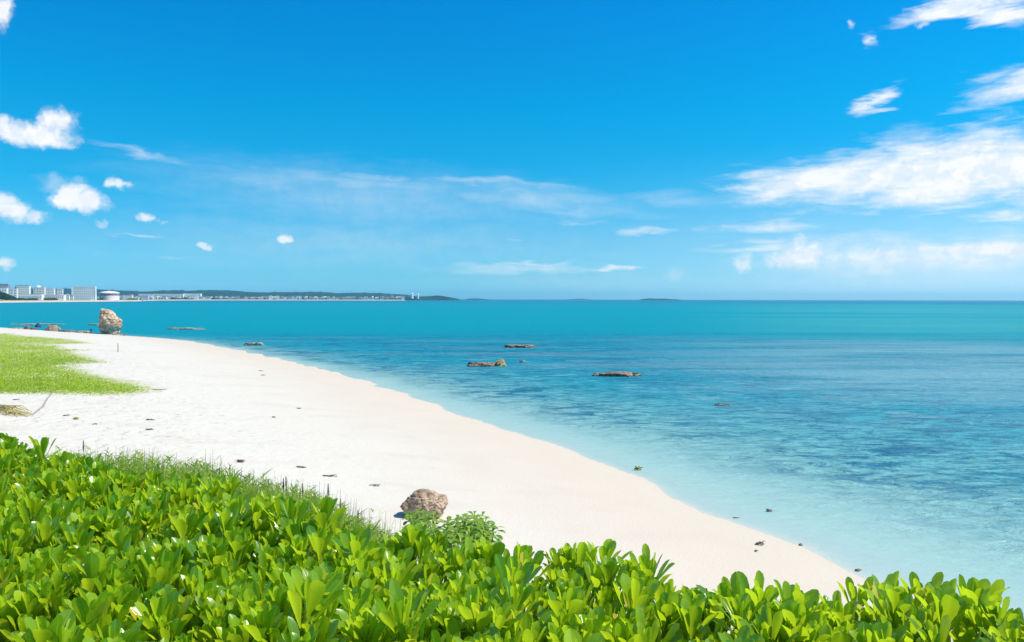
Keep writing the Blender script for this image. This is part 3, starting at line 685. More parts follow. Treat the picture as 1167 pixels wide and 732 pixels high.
px_rock('shore_rock', 113, 141, 380.0, 382.8, palem, 'low pale plinth and painted reflection at the foot of the standing rock', 21, z=0.05)  # its pale colour also stands for the reflection under the rock

# ------------------------------------------------------------------ parasol and person at the far waterline
blue = plain('blue_cloth', (0.008, 0.05, 0.16), 0.8, 0.15, 4.0)
pc_ = P(43.3, 376.3, 0.35); k = pc_.y / F; zb = gz(pc_.x, pc_.y)
root = empty('parasol', (pc_.x, pc_.y, zb)); tag(root, 'small dark blue parasol standing among the rocks at the far left shore', 'parasol')
ht = 8.4 * k; bm = bmesh.new(); tube(bm, [(0, 0, -.15), (.02, 0, ht * .95)], [.03, .03], 8); bm_obj('pole', bm, WALLS['dark'], root)
bm = bmesh.new(); n = 16; rows = [(2.9 * k, ht * .42), (3.0 * k, ht * .5), (2.6 * k, ht * .72), (1.5 * k, ht * .92), (.06, ht * 1.0)]
rings = [[bm.verts.new((r * math.cos(2 * math.pi * j / n) * (1 + .04 * (j % 2)), r * math.sin(2 * math.pi * j / n), z)) for j in range(n)] for r, z in rows]
for r0, r1 in zip(rings, rings[1:]):
    for j in range(n): bm.faces.new((r0[j], r0[(j + 1) % n], r1[(j + 1) % n], r1[j]))
bm.faces.new(rings[-1]); bm_obj('canopy', bm, blue, root, smooth=True)

def person(px, py, hgt):
    c = P(px, py, 0.05); z = gz(c.x, c.y); s = hgt / 1.7
    J = {'pelvis': (0, 0, .92), 'belly': (0, 0, 1.08), 'chest': (0, -.02, 1.30), 'neck': (0, -.03, 1.45), 'headb': (0, -.05, 1.54), 'headt': (0, -.05, 1.66),
         'hipl': (-.10, 0, .88), 'kneel': (-.20, -.05, .48), 'ankl': (-.27, .03, .08), 'toel': (-.30, -.13, .04),
         'hipr': (.10, 0, .88), 'kneer': (.19, -.05, .48), 'ankr': (.25, .03, .08), 'toer': (.28, -.13, .04),
         'shl': (-.19, -.01, 1.38), 'ell': (-.30, .0, 1.12), 'wrl': (-.28, -.12, .90), 'hal': (-.27, -.17, .82),
         'shr': (.19, -.01, 1.38), 'elr': (.30, .0, 1.12), 'wrr': (.29, -.12, .90), 'har': (.28, -.17, .82)}
    RR = {'pelvis': .14, 'belly': .125, 'chest': .15, 'neck': .055, 'headb': .085, 'headt': .09, 'hip': .095, 'knee': .06, 'ank': .042, 'toe': .035, 'sh': .06, 'el': .042, 'wr': .03, 'ha': .034}
    E = [('pelvis', 'belly'), ('belly', 'chest'), ('chest', 'neck'), ('neck', 'headb'), ('headb', 'headt')]
    for q in 'lr': E += [('pelvis', 'hip' + q), ('hip' + q, 'knee' + q), ('knee' + q, 'ank' + q), ('ank' + q, 'toe' + q), ('chest', 'sh' + q), ('sh' + q, 'el' + q), ('el' + q, 'wr' + q), ('wr' + q, 'ha' + q)]
    names = list(J); me = bpy.data.meshes.new('person')
    me.from_pydata([J[n_] for n_ in names], [(names.index(a), names.index(b)) for a, b in E], [])
    o = bpy.data.objects.new('person', me); COL.objects.link(o)
    sk = o.modifiers.new('skin', 'SKIN')
    for i, n_ in enumerate(names):
        r_ = RR.get(n_, RR.get(n_[:-1], .05)); me.skin_vertices[0].data[i].radius = (r_, r_)
        me.skin_vertices[0].data[i].use_root = (n_ == 'pelvis')
    ss = o.modifiers.new('sub', 'SUBSURF'); ss.levels = ss.render_levels = 2
    m, T, b, out = material('clothed_body')
    g = T.node('ShaderNodeTexCoord').outputs['Object']; sep = T.node('ShaderNodeSeparateXYZ'); T.l.new(g, sep.inputs[0])
    zc = sep.outputs[2]; col = T.mix(T.mr(zc, .93, .94), (0.012, 0.03, 0.07), (0.01, 0.05, 0.15))
    col = T.mix(T.mr(zc, 1.455, 1.465), col, (0.42, 0.26, 0.18)); col = T.mix(T.mr(zc, .885, .875), col, (0.012, 0.03, 0.07))
    T.l.new(col, b.inputs['Base Color']); b.inputs['Roughness'].default_value = .8; me.materials.append(m)
    o.location = (c.x, c.y, z); o.scale = (s, s, s); o.rotation_euler = (0, 0, .5)
    bm = bmesh.new(); bmesh.ops.create_icosphere(bm, subdivisions=3, radius=.112)
    for v in bm.verts:
        v.co = Vector((v.co.x * .95, v.co.y * 1.0 + .025, v.co.z * .9))
        if v.co.y < -.03 and v.co.z < .03: v.co *= .75
    h = bm_obj('hair', bm, plain('dark_hair', (0.02, 0.015, 0.012), .6), o, smooth=True, loc=(0, -.04, 1.645))
    tag(o, 'small person in dark blue clothes standing legs apart near the standing rock', 'person')
person(103.6, 380.2, 1.0)

# stick upright in the sand near the rock
wood = plain('driftwood', (0.20, 0.17, 0.14), .9, .3, 6.0)
q = on_sand(134.5, 401.5); bm = bmesh.new(); tube(bm, [(0, 0, -.2), (.01, 0, .5), (-.01, .01, 10.5 * q.y / F)], [.045, .04, .03], 7)
tag(bm_obj('stake', bm, plain('grey_wood', (0.34, 0.33, 0.31), .9), loc=q), 'thin grey stake upright in the sand near the standing rock', 'stake')
# driftwood, weed and litter lying on the beach
def twigs(px, py, wpx, label, n, seed, mat=wood, name='driftwood', cat='driftwood', thick=.014, up=.04, zfix=None):
    c = on_sand(px, py) if zfix is None else P(px, py, zfix); r = random.Random(seed); k = c.y / F; L = wpx * k / 2
    bm = bmesh.new()
    for i in range(n):
        a = r.uniform(-.35, .35) + (math.pi if r.random() < .5 else 0); l = L * r.uniform(.5, 1); o_ = Vector((r.uniform(-.3, .3) * L, r.uniform(-.25, .25) * L, thick))
        d = Vector((math.cos(a), math.sin(a) * .8, 0)); u = Vector((0, 0, r.uniform(0, up)))
        tube(bm, [o_ - d * l * .6, o_ + d * l * .1 + Vector((0, r.uniform(-.1, .1) * l, up * .5)), o_ + d * l * .7 + u], [thick, thick * .9, thick * .4], 6)
    o = bm_obj(name, bm, mat, smooth=True, loc=c); tag(o, label, cat); return o
weed = plain('dry_weed', (0.13, 0.085, 0.05), .95, .4, 8.0)
gweed = plain('green_weed', (0.10, 0.13, 0.03), .9, .4, 8.0)
yvine = plain('dry_vine', (0.50, 0.42, 0.16), .9, .3, 6.0)
twigs(866, 621.5, 17, 'dark branching twig on the sand left of the waterline', 6, 1, up=.12)
twigs(862, 629, 7, 'little brown twig just below the dark branching one', 3, 2)
twigs(838, 591.5, 17, 'thin brown driftwood stick lying right at the waterline', 3, 3, weed)
twigs(977.5, 651.5, 11, 'short dark driftwood piece by the waterline above the right hedge', 3, 4, thick=.025)
rock('pebble', on_sand(912.5, 622) + Vector((0, 0, .02)), (.05, .04, .035), greym, 'single dark pebble on wet sand near the right waterline', 31, 'pebble', sub=3)
twigs(171, 479, 13, 'upper of two dark green weed scraps on the white sand', 9, 6, gweed, 'seaweed', 'seaweed')
twigs(170.5, 490, 12, 'lower of two dark green weed scraps on the white sand', 9, 7, gweed, 'seaweed', 'seaweed')
twigs(274, 527, 15, 'brown dry leaf litter at the sand edge behind the tall grass', 8, 8, weed, 'leaf_litter', 'leaf litter', up=.1)
twigs(345, 533, 18, 'reddish dry weed scraps scattered above the hedge grass', 7, 9, plain('red_weed', (0.26, 0.17, 0.13), .95), 'seaweed', 'seaweed')
twigs(180, 444.5, 22, 'brownish flat patch of dry weed beyond the tip of the lawn', 10, 10, plain('brown_weed', (0.33, 0.25, 0.18), .95), 'seaweed', 'seaweed', up=.02)
twigs(18, 456, 9, 'dark clump of dry weed nearest the left edge of the photo', 6, 11, weed, 'seaweed', 'seaweed')
twigs(41, 447.5, 9, 'thin dark weed scrap just below the lawn edge', 4, 12, weed, 'seaweed', 'seaweed')
twigs(75, 474, 12, 'dark weed crumbs left of the small yellow tuft', 6, 13, weed, 'seaweed', 'seaweed')
twigs(87, 478, 10, 'small yellowish dry tuft on the white sand', 14, 14, yvine, 'dry_tuft', 'dry plant', up=.12, thick=.012)
twigs(108, 484, 7, 'thin curl of dark weed right of the yellow tuft', 3, 15, weed, 'seaweed', 'seaweed')
twigs(375, 543, 26, 'long faint line of weed scraps left of the boulder', 5, 16, weed, 'seaweed', 'seaweed', thick=.012)
twigs(427, 554, 20, 'thin grey twig lying close to the boulder on its left', 3, 17, wood, thick=.012)
for x, y, l, sd_ in ((300, 428, 'small brown scrap on the pale middle of the beach', 40), (340, 466, 'tiny dark scrap lower on the middle beach', 41), (312, 476, 'faint cluster of scraps in the middle of the beach', 42), (297, 423, 'upper scrap near the top of the beach curve', 43)):
    twigs(x, y, 8, l, 4, sd_, weed, 'seaweed', 'seaweed', thick=.015)
pts = [on_sand(x, y) + Vector((0, 0, .03)) for x, y in ((60, 447.5), (54, 455), (49, 464), (44, 468), (37, 473.5))]
bm = bmesh.new(); tube(bm, [p_ - pts[0] for p_ in pts], [.03, .035, .04, .04, .02], 7); tag(bm_obj('branch', bm, plain('grey_branch', (0.30, 0.28, 0.26), .9), loc=pts[0], smooth=True), 'long thin grey branch lying across the sand at left', 'branch')
r = random.Random(3); o0 = on_sand(8, 470); bm = bmesh.new()
for i in range(26):
    a = on_sand(-6 + r.uniform(-4, 14), 462 + r.uniform(0, 13)) - o0; b = on_sand(20 + r.uniform(-6, 20), 472 + r.uniform(-3, 4)) - o0; mid = (a + b) / 2 + Vector((r.uniform(-.3, .3), r.uniform(-.3, .3), r.uniform(.05, .25)))
    tube(bm, [a + Vector((0, 0, .03)), mid, b + Vector((0, 0, .03))], [.018, .016, .01], 5)
tag(bm_obj('dry_vine', bm, yvine, loc=o0, smooth=True), 'yellow dry creeping vine trailing over the sand at the left edge', 'vine')
# bits floating or lying in the shallows
twigs(728, 536, 13, 'yellow-green weed strand in the shallows beside the beach', 5, 50, plain('float_weed', (0.25, 0.24, 0.05), .6), 'seaweed', 'seaweed', zfix=.0, up=.12, thick=.03)
twigs(876, 583, 9, 'small dark floating scrap in the shallows near the waterline', 4, 51, wood, 'driftwood', 'driftwood', zfix=.0, thick=.03)

# ------------------------------------------------------------------ the hedge of glossy spoon-shaped leaves
def leaf_material(name, dark, lightc, trans, gloss=.26, spec=.62):
    m, T, b, out = material(name)
    tint = T.attr('tint'); mid = T.attr('across'); al = T.attr('along')
    p = T.node('ShaderNodeNewGeometry').outputs['Position']
    n = T.noise(p, 18.0, 4, 0.6); big = T.noise(p, 2.2, 3, 0.5)
    k = T.math('ADD', T.math('MULTIPLY', tint, 0.7), T.math('MULTIPLY', T.math('SUBTRACT', big, 0.3), 0.6))
    c = T.mix(T.mr(k, 0.12, 0.9), dark, lightc)
    c = T.mix(T.mr(n, .58, .78, 0, .35), c, tuple(x * .65 for x in dark))
    c = T.mix(T.mr(mid, 0.13, 0.0, 0, .55), c, (0.34, 0.46, 0.07))                 # pale midrib
    c = T.mix(T.mr(al, 0.25, 0.0, 0, .7), c, (0.30, 0.38, 0.06))                    # pale leaf base
    c = T.mix(T.mr(tint, 0.975, 0.98, 0, .9), c, (0.50, 0.40, 0.04))                # a few yellowing leaves
    c = T.mix(T.math('MULTIPLY', T.mr(T.noise(p, 70.0, 2, 0.5), .70, .74), T.mr(tint, .3, .1, 0, .8)), c, (0.16, 0.10, 0.03))      # scattered brown spots
    T.l.new(c, b.inputs['Base Color'])
    T.put(b.inputs['Roughness'], T.mr(n, .3, .7, gloss * .75, gloss * 1.3)); b.inputs['Specular IOR Level'].default_value = spec
    T.l.new(bump(T, T.math('ADD', T.math('MULTIPLY', n, .4), T.mr(mid, 0, .12)), .25, .004), b.inputs['Normal'])
    tr = T.node('ShaderNodeBsdfTranslucent'); T.put(tr.inputs[0], T.mix(tint, trans, tuple(min(1, x * 1.25) for x in trans)))
    mx = T.node('ShaderNodeMixShader'); mx.inputs[0].default_value = 0.42
    T.l.new(b.outputs[0], mx.inputs[1]); T.l.new(tr.outputs[0], mx.inputs[2]); T.l.new(mx.outputs[0], out.inputs['Surface'])
    return m
LEAF = leaf_material('glossy_leaf', (0.05, 0.17, 0.003), (0.41, 0.56, 0.016), (0.64, 0.88, 0.022))

def leaf_np(L, W, bend, fold, curl, rg, nt=8, nu=5):
    """one obovate leaf along +Y, upper face +Z; returns verts, quads, |across|, along"""
    T8 = np.array([0, .14, .32, .50, .68, .83, .94, 1.0]); W8 = np.array([.13, .17, .36, .66, .94, 1.0, .72, .16])
    t = T8 if nt == 8 else np.linspace(0, 1, nt); w = np.interp(t, T8, W8) * W / 2
    u = np.linspace(-1, 1, nu); TT, UU = np.meshgrid(t, u, indexing='ij'); WW = w[:, None] * np.ones(nu)
    x = WW * UU
    ang_ = bend * TT ** 1.4; y = L * np.cumsum(np.concatenate([[0], np.diff(t) * np.cos(bend * ((t[1:] + t[:-1]) / 2))]))[:, None] * np.ones(nu)
    z = L * np.cumsum(np.concatenate([[0], np.diff(t) * np.sin(bend * ((t[1:] + t[:-1]) / 2))]))[:, None] * np.ones(nu)
    z = z + fold * np.abs(UU) * WW - curl * (TT ** 4) * L * .25 + .06 * WW * np.sin(TT * 9 + UU * 2 + rg.uniform(0, 6))
    i = np.arange(len(t) * nu).reshape(len(t), nu)
    q = np.stack([i[:-1, :-1], i[:-1, 1:], i[1:, 1:], i[1:, :-1]], -1).reshape(-1, 4)
    return np.stack([x, y, z], -1).reshape(-1, 3), q, np.abs(UU).ravel(), TT.ravel()
def rot(axis, a):
    c, s_ = math.cos(a), math.sin(a)
    return np.array({'x': [[1, 0, 0], [0, c, -s_], [0, s_, c]], 'y': [[c, 0, s_], [0, 1, 0], [-s_, 0, c]], 'z': [[c, -s_, 0], [s_, c, 0], [0, 0, 1]]}[axis])
def rosette_np(seed, n=13, L=.125, W=.052, open_=1.0, nt=8, nu=5):
    """a shoot tip: a whorl of leaves, upright in the middle, spreading outside; origin where the leaves leave the stem"""
    rg = np.random.default_rng(seed); V, Fq, A, B, C_ = [], [], [], [], []; off = 0
    yellow = rg.random() < .4
    for i in range(n):
        f = (i + .5) / n                                   # 0 innermost, 1 outermost
        l = L * (.50 + .55 * min(1, f * 1.8)) * rg.uniform(.85, 1.12); w = W * (.5 + .55 * min(1, f * 1.8)) * rg.uniform(.85, 1.15)
        inc = R(10 + 58 * open_ * f ** 1.15) + rg.normal() * R(6)
        v, q, a, t = leaf_np(l, w, R(rg.uniform(4, 26)) * (1 if f > .3 else .6), rg.uniform(.15, .55), rg.uniform(-.1, .45), rg, nt, nu)
        m = rot('z', i * 2.39996 + rg.normal() * .15) @ rot('x', math.pi / 2 - inc) @ rot('y', rg.normal() * .22)
        v = v @ m.T + np.array([0, 0, .045 * (1 - f)])
        tv = rg.uniform(.0, .75) if f > .35 else rg.uniform(.35, .95)
        if yellow and f > .85 and rg.random() < .5: tv = .99
        V.append(v); Fq.append(q + off); A.append(a); B.append(t); C_.append(np.full(len(a), tv)); off += len(v)
    # stem below the whorl
    ring = np.array([[math.cos(k * math.pi / 3), math.sin(k * math.pi / 3)] for k in range(6)])
    st = np.concatenate([np.column_stack([ring * .0055, np.full(6, .05)]), np.column_stack([ring * .007, np.full(6, -.05)]), np.column_stack([ring * .008 + [.01, 0], np.full(6, -.28)])])
    qs = [[a0 + k, a0 + 6 + k, a0 + 6 + (k + 1) % 6, a0 + (k + 1) % 6] for a0 in (0, 6) for k in range(6)]
    V.append(st); Fq.append(np.array(qs) + off); A.append(np.full(18, .05)); B.append(np.full(18, .1)); C_.append(np.full(18, .5))
    return np.concatenate(V), np.concatenate(Fq), np.concatenate(A), np.concatenate(B), np.concatenate(C_)
VAR = [rosette_np(100 + i, n=[11, 13, 14, 12, 15, 10, 13, 12, 14, 11][i], L=[.090, .098, .083, .104, .090, .080, .093, .084, .102, .088][i], W=[.026, .026, .028, .028, .024, .025, .031, .026, .025, .028][i], open_=[.8, .6, .5, .65, .95, .42, .75, .5, .8, .55][i]) for i in range(10)]
VARL = [rosette_np(200 + i, n=9, L=.10, W=.042, open_=1.25, nt=5, nu=3) for i in range(4)]

def hedge_top(x, y):
    e = sdist(x, y, EDGE)
    t = 5.15 + .055 * fbm2(x, y, 31, 3, 3.2) + .035 * fbm2(x, y, 32, 2, 9.0)
    return t - .10 * smooth01(e, -.10, .10), e
hx, hy = [], []
sp = .062
for i, yy in enumerate(np.arange(.35, 6.4, sp * .87)):
    for xx in np.arange(-6.0, 2.6, sp):
        hx.append(xx + (i % 2) * sp / 2 + rng.uniform(-.04, .04)); hy.append(yy + rng.uniform(-.04, .04))
hx, hy = np.array(hx), np.array(hy); hz, he = hedge_top(hx, hy)
ed = .03 + .05 * fbm2(hx, hy, 41, 3, 4.0)
ok = (he < ed) & (np.hypot(hx, hy) > .9) & (np.abs(np.degrees(np.arctan2(hx, hy))) < 62)
hx, hy, hz, he = hx[ok], hy[ok], hz[ok], he[ok]
hz = hz + rng.normal(0, .026, len(hz)) 
hedge = empty('hedge', (-0.6, 2.0, 4.35))
tag(hedge, 'dense bright green hedge of glossy spoon-shaped leaves across the whole foreground', 'hedge')
H0 = np.array([-0.6, 2.0, 4.35])
# tilt of every shoot: a little at random, outwards at the seaward rim
g1, g2 = rng.normal(0, .17, len(hx)), rng.normal(0, .17, len(hx)); yaw = rng.uniform(0, 6.283, len(hx)); scl = rng.uniform(.72, 1.25, len(hx)); vid = rng.integers(0, len(VAR), len(hx))
g1 -= .18 * smooth01(he, -.35, 0)
# the tall shoots that stand out against the water at the right end of the hedge
TALL = [(1014, 716, 2.10, 1.2), (1050, 716, 2.08, 1.2), (1108, 730, 1.98, 1.5), (1030, 722, 2.05, 1.15), (1080, 728, 2.0, 1.2), (975, 712, 2.15, 1.05)]
for px, py, D_, s_ in TALL:
    q = Q(px, py, D_); hx = np.append(hx, q.x); hy = np.append(hy, q.y); hz = np.append(hz, q.z); he = np.append(he, 0.0)
    g1 = np.append(g1, -.08); g2 = np.append(g2, .05); yaw = np.append(yaw, rng.uniform(0, 6.28)); scl = np.append(scl, s_); vid = np.append(vid, [0, 3, 8, 1][len(hx) % 4])
# which shoots show largest: in the frame, nearest first
cd = np.array(M_cam.transposed())
pc3 = (np.stack([hx, hy, hz - EYE], 1)) @ cd.T
u_ = 583.5 + F * pc3[:, 0] / -pc3[:, 2]; v_ = 366 - F * pc3[:, 1] / -pc3[:, 2]
infr = (u_ > -10) & (u_ < 1177) & (v_ < 742)
order = np.argsort(np.where(infr, np.hypot(hx, hy), 99))[:100]
chosen = np.zeros(len(hx), bool); chosen[order[:100 - len(TALL)]] = True; chosen[-len(TALL):] = True
proto = {}
for i in np.nonzero(chosen)[0]:
    k = int(vid[i])
    if k not in proto:
        v, q, a, t, c = VAR[k]
        o = proto[k] = np_mesh('leaf_rosette', v, q, LEAF, hedge, True, {'across': a, 'along': t, 'tint': c})
    else:
        o = proto[k].copy(); COL.objects.link(o); o.parent = hedge
    o.location = (hx[i] - H0[0], hy[i] - H0[1], hz[i] - H0[2]); o.rotation_euler = (g1[i], g2[i], yaw[i]); o.scale = (scl[i],) * 3
def merged(xs, ys, zs, ex, ey, yw, sc, vids, VS):
    V, Q_, A, B, C_ = [], [], [], [], []; off = 0
    for x, y, z, a, b_, w, s_, k in zip(xs, ys, zs, ex, ey, yw, sc, vids):
        v, q, u, t, c = VS[k]; m = rot('y', b_) @ rot('x', a) @ rot('z', w)
        V.append(v @ m.T * s_ + (x, y, z)); Q_.append(q + off); A.append(u); B.append(t); C_.append(np.where(c > .97, c, np.clip(c + rng.normal() * .12, 0, .96))); off += len(v)
    return np.concatenate(V), np.concatenate(Q_), {'across': np.concatenate(A), 'along': np.concatenate(B), 'tint': np.concatenate(C_)}
r_ = ~chosen
V, Qd, AT = merged(hx[r_], hy[r_], hz[r_], g1[r_], g2[r_], yaw[r_], scl[r_], vid[r_], VAR)
o = np_mesh('foliage', V - H0, Qd, LEAF, hedge, True, AT); o['kind'] = 'stuff'
# a lower, sparser storey of leaves that closes the gaps
sel = rng.random(len(hx)) < np.where(he > -.4, .98, .6)
lx_, ly_ = hx[sel] + rng.uniform(-.05, .05, sel.sum()), hy[sel] + rng.uniform(-.05, .05, sel.sum())
low = sdist(lx_, ly_, EDGE) < .06
lx_, ly_ = lx_[low], ly_[low]; n_ = len(lx_)
uz = hedge_top(lx_, ly_)[0] - rng.uniform(.10, .26, n_)
rim = np.nonzero(sdist(lx_, ly_, EDGE) > -.45)[0]; rim = np.concatenate([rim, rim, rim])     # the seaward face is leafy down to the ground
lx_ = np.concatenate([lx_, lx_[rim] + rng.normal(0, .04, len(rim))]); ly_ = np.concatenate([ly_, ly_[rim] + rng.normal(0, .04, len(rim))])
uz = np.concatenate([uz, hedge_top(lx_[n_:], ly_[n_:])[0] - rng.uniform(.22, .72, len(rim))]); n_ = len(lx_)
V, Qd, AT = merged(lx_, ly_, uz, rng.normal(0, .35, n_), rng.normal(0, .35, n_), rng.uniform(0, 6.28, n_), rng.uniform(.8, 1.15, n_), rng.integers(0, 4, n_), VARL)
o = np_mesh('under_foliage', V - H0, Qd, LEAF, hedge, True, AT); o['kind'] = 'stuff'
# woody stems
bm = bmesh.new(); r = random.Random(9)
for i in range(0, len(hx), 3):
    b0 = Vector((hx[i] + r.uniform(-.15, .15), hy[i] + r.uniform(-.15, .15), 4.30)); t0 = Vector((hx[i], hy[i], hz[i] - .2))
    tube(bm, [b0 - Vector(H0), (b0 + t0) / 2 + Vector((r.uniform(-.05, .05), r.uniform(-.05, .05), 0)) - Vector(H0), t0 - Vector(H0)], [.013, .010, .007], 6, cap=False)
o = bm_obj('stem', bm, plain('woody_stem', (0.16, 0.13, 0.06), .8, .3, 20.0), hedge, True); o['kind'] = 'stuff'

# ------------------------------------------------------------------ soft grass behind the hedge
def edge_D(px):
    best = None
    for D in np.arange(1.2, 9, .02):
        x = Q(px, 600, D).x
        if sdist(np.array([x]), np.array([D]), EDGE)[0] > 0: return D
    return 9
GT_X = [-40, 0, 30, 60, 90, 120, 150, 180, 205, 230, 250, 275, 300, 330, 365, 385, 400, 420, 445, 460]
GT_Y = [508, 508, 506, 505, 503, 506, 503, 509, 513, 512, 518, 526, 533, 541, 549, 560, 572, 580, 594, 602]
gm = leaf_material('soft_grass', (0.11, 0.20, 0.018), (0.32, 0.42, 0.05), (0.50, 0.64, 0.07), .5, .25)
eD = {px: edge_D(px) for px in range(-40, 470, 10)}
VS, QS, TS = [], [], []; off = 0
rg = np.random.default_rng(77)
def blade(base, top, w, side, tint):
    global off
    t = np.linspace(0, 1, 5); p = base + (top - base) * t[:, None]; lean = side * (t ** 2)[:, None]; p = p + lean
    d = np.array([top[1] - base[1] + 1e-4, -(top[0] - base[0]) + .3, 0]); d = rot('z', rg.uniform(0, 6.28)) @ np.array([1, 0, 0])
    ww = w * np.array([.8, 1, .9, .6, .1])
    v = np.stack([p - d * ww[:, None], p + d * ww[:, None]], 1).reshape(-1, 3)
    VS.append(v); QS.append(np.array([[2 * i, 2 * i + 1, 2 * i + 3, 2 * i + 2] for i in range(4)]) + off); TS.append(np.full(10, tint)); off += 10
for i in range(5200):
    px = rg.uniform(-35, 455); D = float(np.interp(px, list(eD), list(eD.values()))) + rg.uniform(-.05, 1.35)
    ytop = float(np.interp(px, GT_X, GT_Y)) + 5 * math.sin(px * .35) + 3 * math.sin(px * .9) + 12 + abs(rg.normal()) * 16 - (8 if rg.random() < .05 else 0)
    tp = np.array(Q(px, ytop, D)); b0 = np.array([tp[0] + rg.normal() * .05, tp[1] + rg.normal() * .05, gz(tp[0], tp[1]) - .03]) if i % 6 == 0 else np.array([tp[0] + rg.normal() * .05, tp[1] + rg.normal() * .05, bz_last])
    bz_last = b0[2]
    if tp[2] - b0[2] > 1.1: b0[2] = tp[2] - 1.1
    tint = rg.uniform(.05, .9)
    blade(b0, tp, .0038, rg.normal(0, .05, 3) * [1, 1, .2], tint)
    for q in range(13):                                   # fine side leaves up the stalk
        f = rg.uniform(.45, .99); s0 = b0 + (tp - b0) * f; a = rg.uniform(0, 6.28); l = rg.uniform(.03, .085) * (1.2 - f * .5)
        blade(s0, s0 + np.array([math.cos(a) * l * .8, math.sin(a) * l * .8, l * rg.uniform(.1, .9)]), .0034, np.array([0, 0, -l * .25]), min(.95, tint + rg.normal() * .1))
V = np.concatenate(VS); T_ = np.concatenate(TS)
o = np_mesh('tall_grass', V, np.concatenate(QS), gm, None, True, {'tint': T_, 'across': np.full(len(T_), .5), 'along': np.full(len(T_), .5)})
tag(o, 'soft fine-leaved grass growing between the hedge and the sand at left', 'grass', kind='stuff')
# dark dry flower stalks sticking out of it
bm = bmesh.new()
for px, y in ((95, 496), (250, 527), (262, 524), (306, 540), (323, 539), (326, 537), (345, 545), (374, 545), (388, 562), (408, 575)):
    D = float(np.interp(px, list(eD), list(eD.values()))) + .9; tp = Q(px, y + 6, D)
    tube(bm, [tp - Vector((.02, 0, .35)), tp - Vector((0, 0, .06)), tp - Vector((0, 0, .04)), tp], [.002, .002, .005, .002], 6)
tag(bm_obj('seed_stalks', bm, plain('seed_head', (0.12, 0.10, 0.12), .9)), 'dark dry seed heads sticking up out of the soft grass', 'grass', kind='stuff')

# ------------------------------------------------------------------ leafy plants beside the boulder
pm = leaf_material('drooping_leaf', (0.10, 0.23, 0.012), (0.32, 0.46, 0.04), (0.48, 0.66, 0.05), .35)
def bushy(name, tips, label, seed, D):
    rg = np.random.default_rng(seed); V, Qd, A, B, C_ = [], [], [], [], []; off = 0; bm = bmesh.new()
    cx = sum(t[0] for t in tips) / len(tips); b0 = Q(cx, 640, D); b0.z = gz(b0.x, b0.y); root = empty(name, b0)
    b0n = np.array(b0)
    for px, py, dd in tips:
        tp = np.array(Q(px, py, D + dd)) - b0n
        tube(bm, [Vector((tp[0] * .2, tp[1] * .2, -.05)), Vector((tp[0] * .7, tp[1] * .7, tp[2] * .6)), Vector(tp)], [.009, .007, .004], 6)
        n = 25
        for i in range(n):
            f = (i + .5) / n
            v, q, a, t = leaf_np(rg.uniform(.036, .060), rg.uniform(.015, .023), -R(rg.uniform(30, 75)), .3, .5, rg, 8, 3)
            inc = R(45 + 75 * f) + rg.normal() * .12
            m = rot('z', i * 2.4 + rg.normal() * .2) @ rot('x', math.pi / 2 - inc) @ rot('y', rg.normal() * .2)
            V.append(v @ m.T + tp - np.array([0, 0, .06 * f])); Qd.append(q + off); A.append(a); B.append(t); C_.append(np.full(len(a), rg.uniform(.1, .96) * (1 - .5 * f))); off += len(v)
    np_mesh('foliage', np.concatenate(V), np.concatenate(Qd), pm, root, True, {'across': np.concatenate(A), 'along': np.concatenate(B), 'tint': np.concatenate(C_)})
    bm_obj('stem', bm, plain('green_stem', (0.20, 0.24, 0.06), .7), root, True)
    tag(root, label, 'plant')
bushy('bushy_plant', [(468, 588, 0), (477, 585, .1), (486, 586, 0), (494, 589, .1), (471, 601, -.2), (482, 601, -.1), (493, 604, -.2), (478, 609, -.3), (466, 609, -.3), (490, 612, -.4)],
      'low bushy plant with drooping leaves partly hiding the boulder', 5, 3.3)
bushy('bushy_plant', [(512, 597, 0), (521, 593, .1), (530, 591, .2), (541, 588, 0), (549, 590, .1), (553, 595, 0), (528, 592, -.1), (545, 594, -.1), (510, 597, 0), (520, 603, -.2), (535, 606, -.2), (552, 605, -.2), (562, 602, 0), (508, 611, -.3), (541, 616, -.3), (525, 617, -.3)],
      'taller light green plant with drooping leaves just right of the boulder', 6, 3.2)

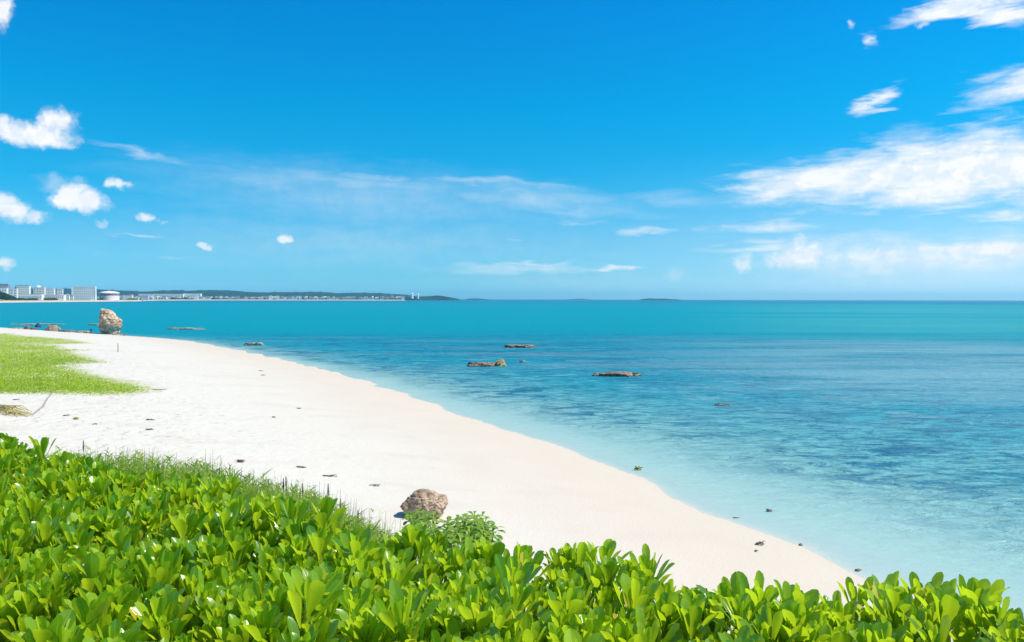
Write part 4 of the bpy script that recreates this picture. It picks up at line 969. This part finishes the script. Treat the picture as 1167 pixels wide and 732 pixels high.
# ------------------------------------------------------------------ creeping grass on the back of the beach
def lawn():
    rg = np.random.default_rng(8); n = 170000
    # even cover in the picture as well as on the ground: more, smaller tufts near the viewer
    D = 38 * (112 / 38) ** rg.random(n); x = rg.uniform(-1.02, -.40, n) * D
    gd = in_poly_dist(x, D, GP) + 2.2 * fbm2(x, D, 51, 4, .35) * (D / 60)
    k = (gd > rg.uniform(-.5, .9, n)) & (fbm2(x, D, 71, 4, .5) + .25 * rg.normal(size=n) < .55 - .25 * smooth01(D, 55, 80)); x, D, gd = x[k], D[k], gd[k]; n = len(x)
    z = ground_z(x, D)
    h = rg.uniform(.04, .11, n) * np.clip(.4 + gd * .3, .3, 1); w = rg.uniform(.012, .032, n); a = rg.uniform(0, np.pi, n)
    dx, dy = np.cos(a) * w, np.sin(a) * w; lx_, ly_ = rg.normal(0, .06, n), rg.normal(0, .06, n)
    V = np.stack([np.stack([x - dx, D - dy, z], 1), np.stack([x + dx, D + dy, z], 1), np.stack([x + dx * .4 + lx_, D + dy * .4 + ly_, z + h], 1), np.stack([x - dx * .4 + lx_, D - dy * .4 + ly_, z + h], 1)], 1).reshape(-1, 3)
    tint = np.repeat(np.clip(.45 + .25 * smooth01(D, 50, 80) + .6 * fbm2(x, D, 61, 4, .25) + rg.normal(0, .16, n), 0, .96), 4)
    m = leaf_material('creeping_grass_leaf', (0.19, 0.33, 0.006), (0.43, 0.54, 0.04), (0.48, 0.66, 0.03), .6, .2)
    o = np_mesh('creeping_grass', V, np.arange(len(V)).reshape(-1, 4), m, None, False, {'tint': tint, 'across': np.full(len(tint), .5), 'along': np.full(len(tint), .5)})
    tag(o, 'yellow-green creeping grass spreading over the sand at the left', 'grass', kind='stuff')
lawn()

# ------------------------------------------------------------------ haze over the bay
def haze():
    bm = bmesh.new(); box(bm, -9100, 9100, -400, 9100, -7.6, 70)
    m = bpy.data.materials.new('haze_air'); m.use_nodes = True; T = NT(m.node_tree); T.n.clear()
    out = T.node('ShaderNodeOutputMaterial'); v = T.node('ShaderNodeVolumePrincipled')
    v.inputs['Color'].default_value = (0.30, 0.78, 1.0, 1); v.inputs['Density'].default_value = HAZE; v.inputs['Anisotropy'].default_value = 0.2
    T.l.new(v.outputs[0], out.inputs['Volume'])
    tag(bm_obj('haze', bm, m), 'thin blue sea haze over the bay', 'haze', kind='stuff')
HAZE = 0.00009
haze()
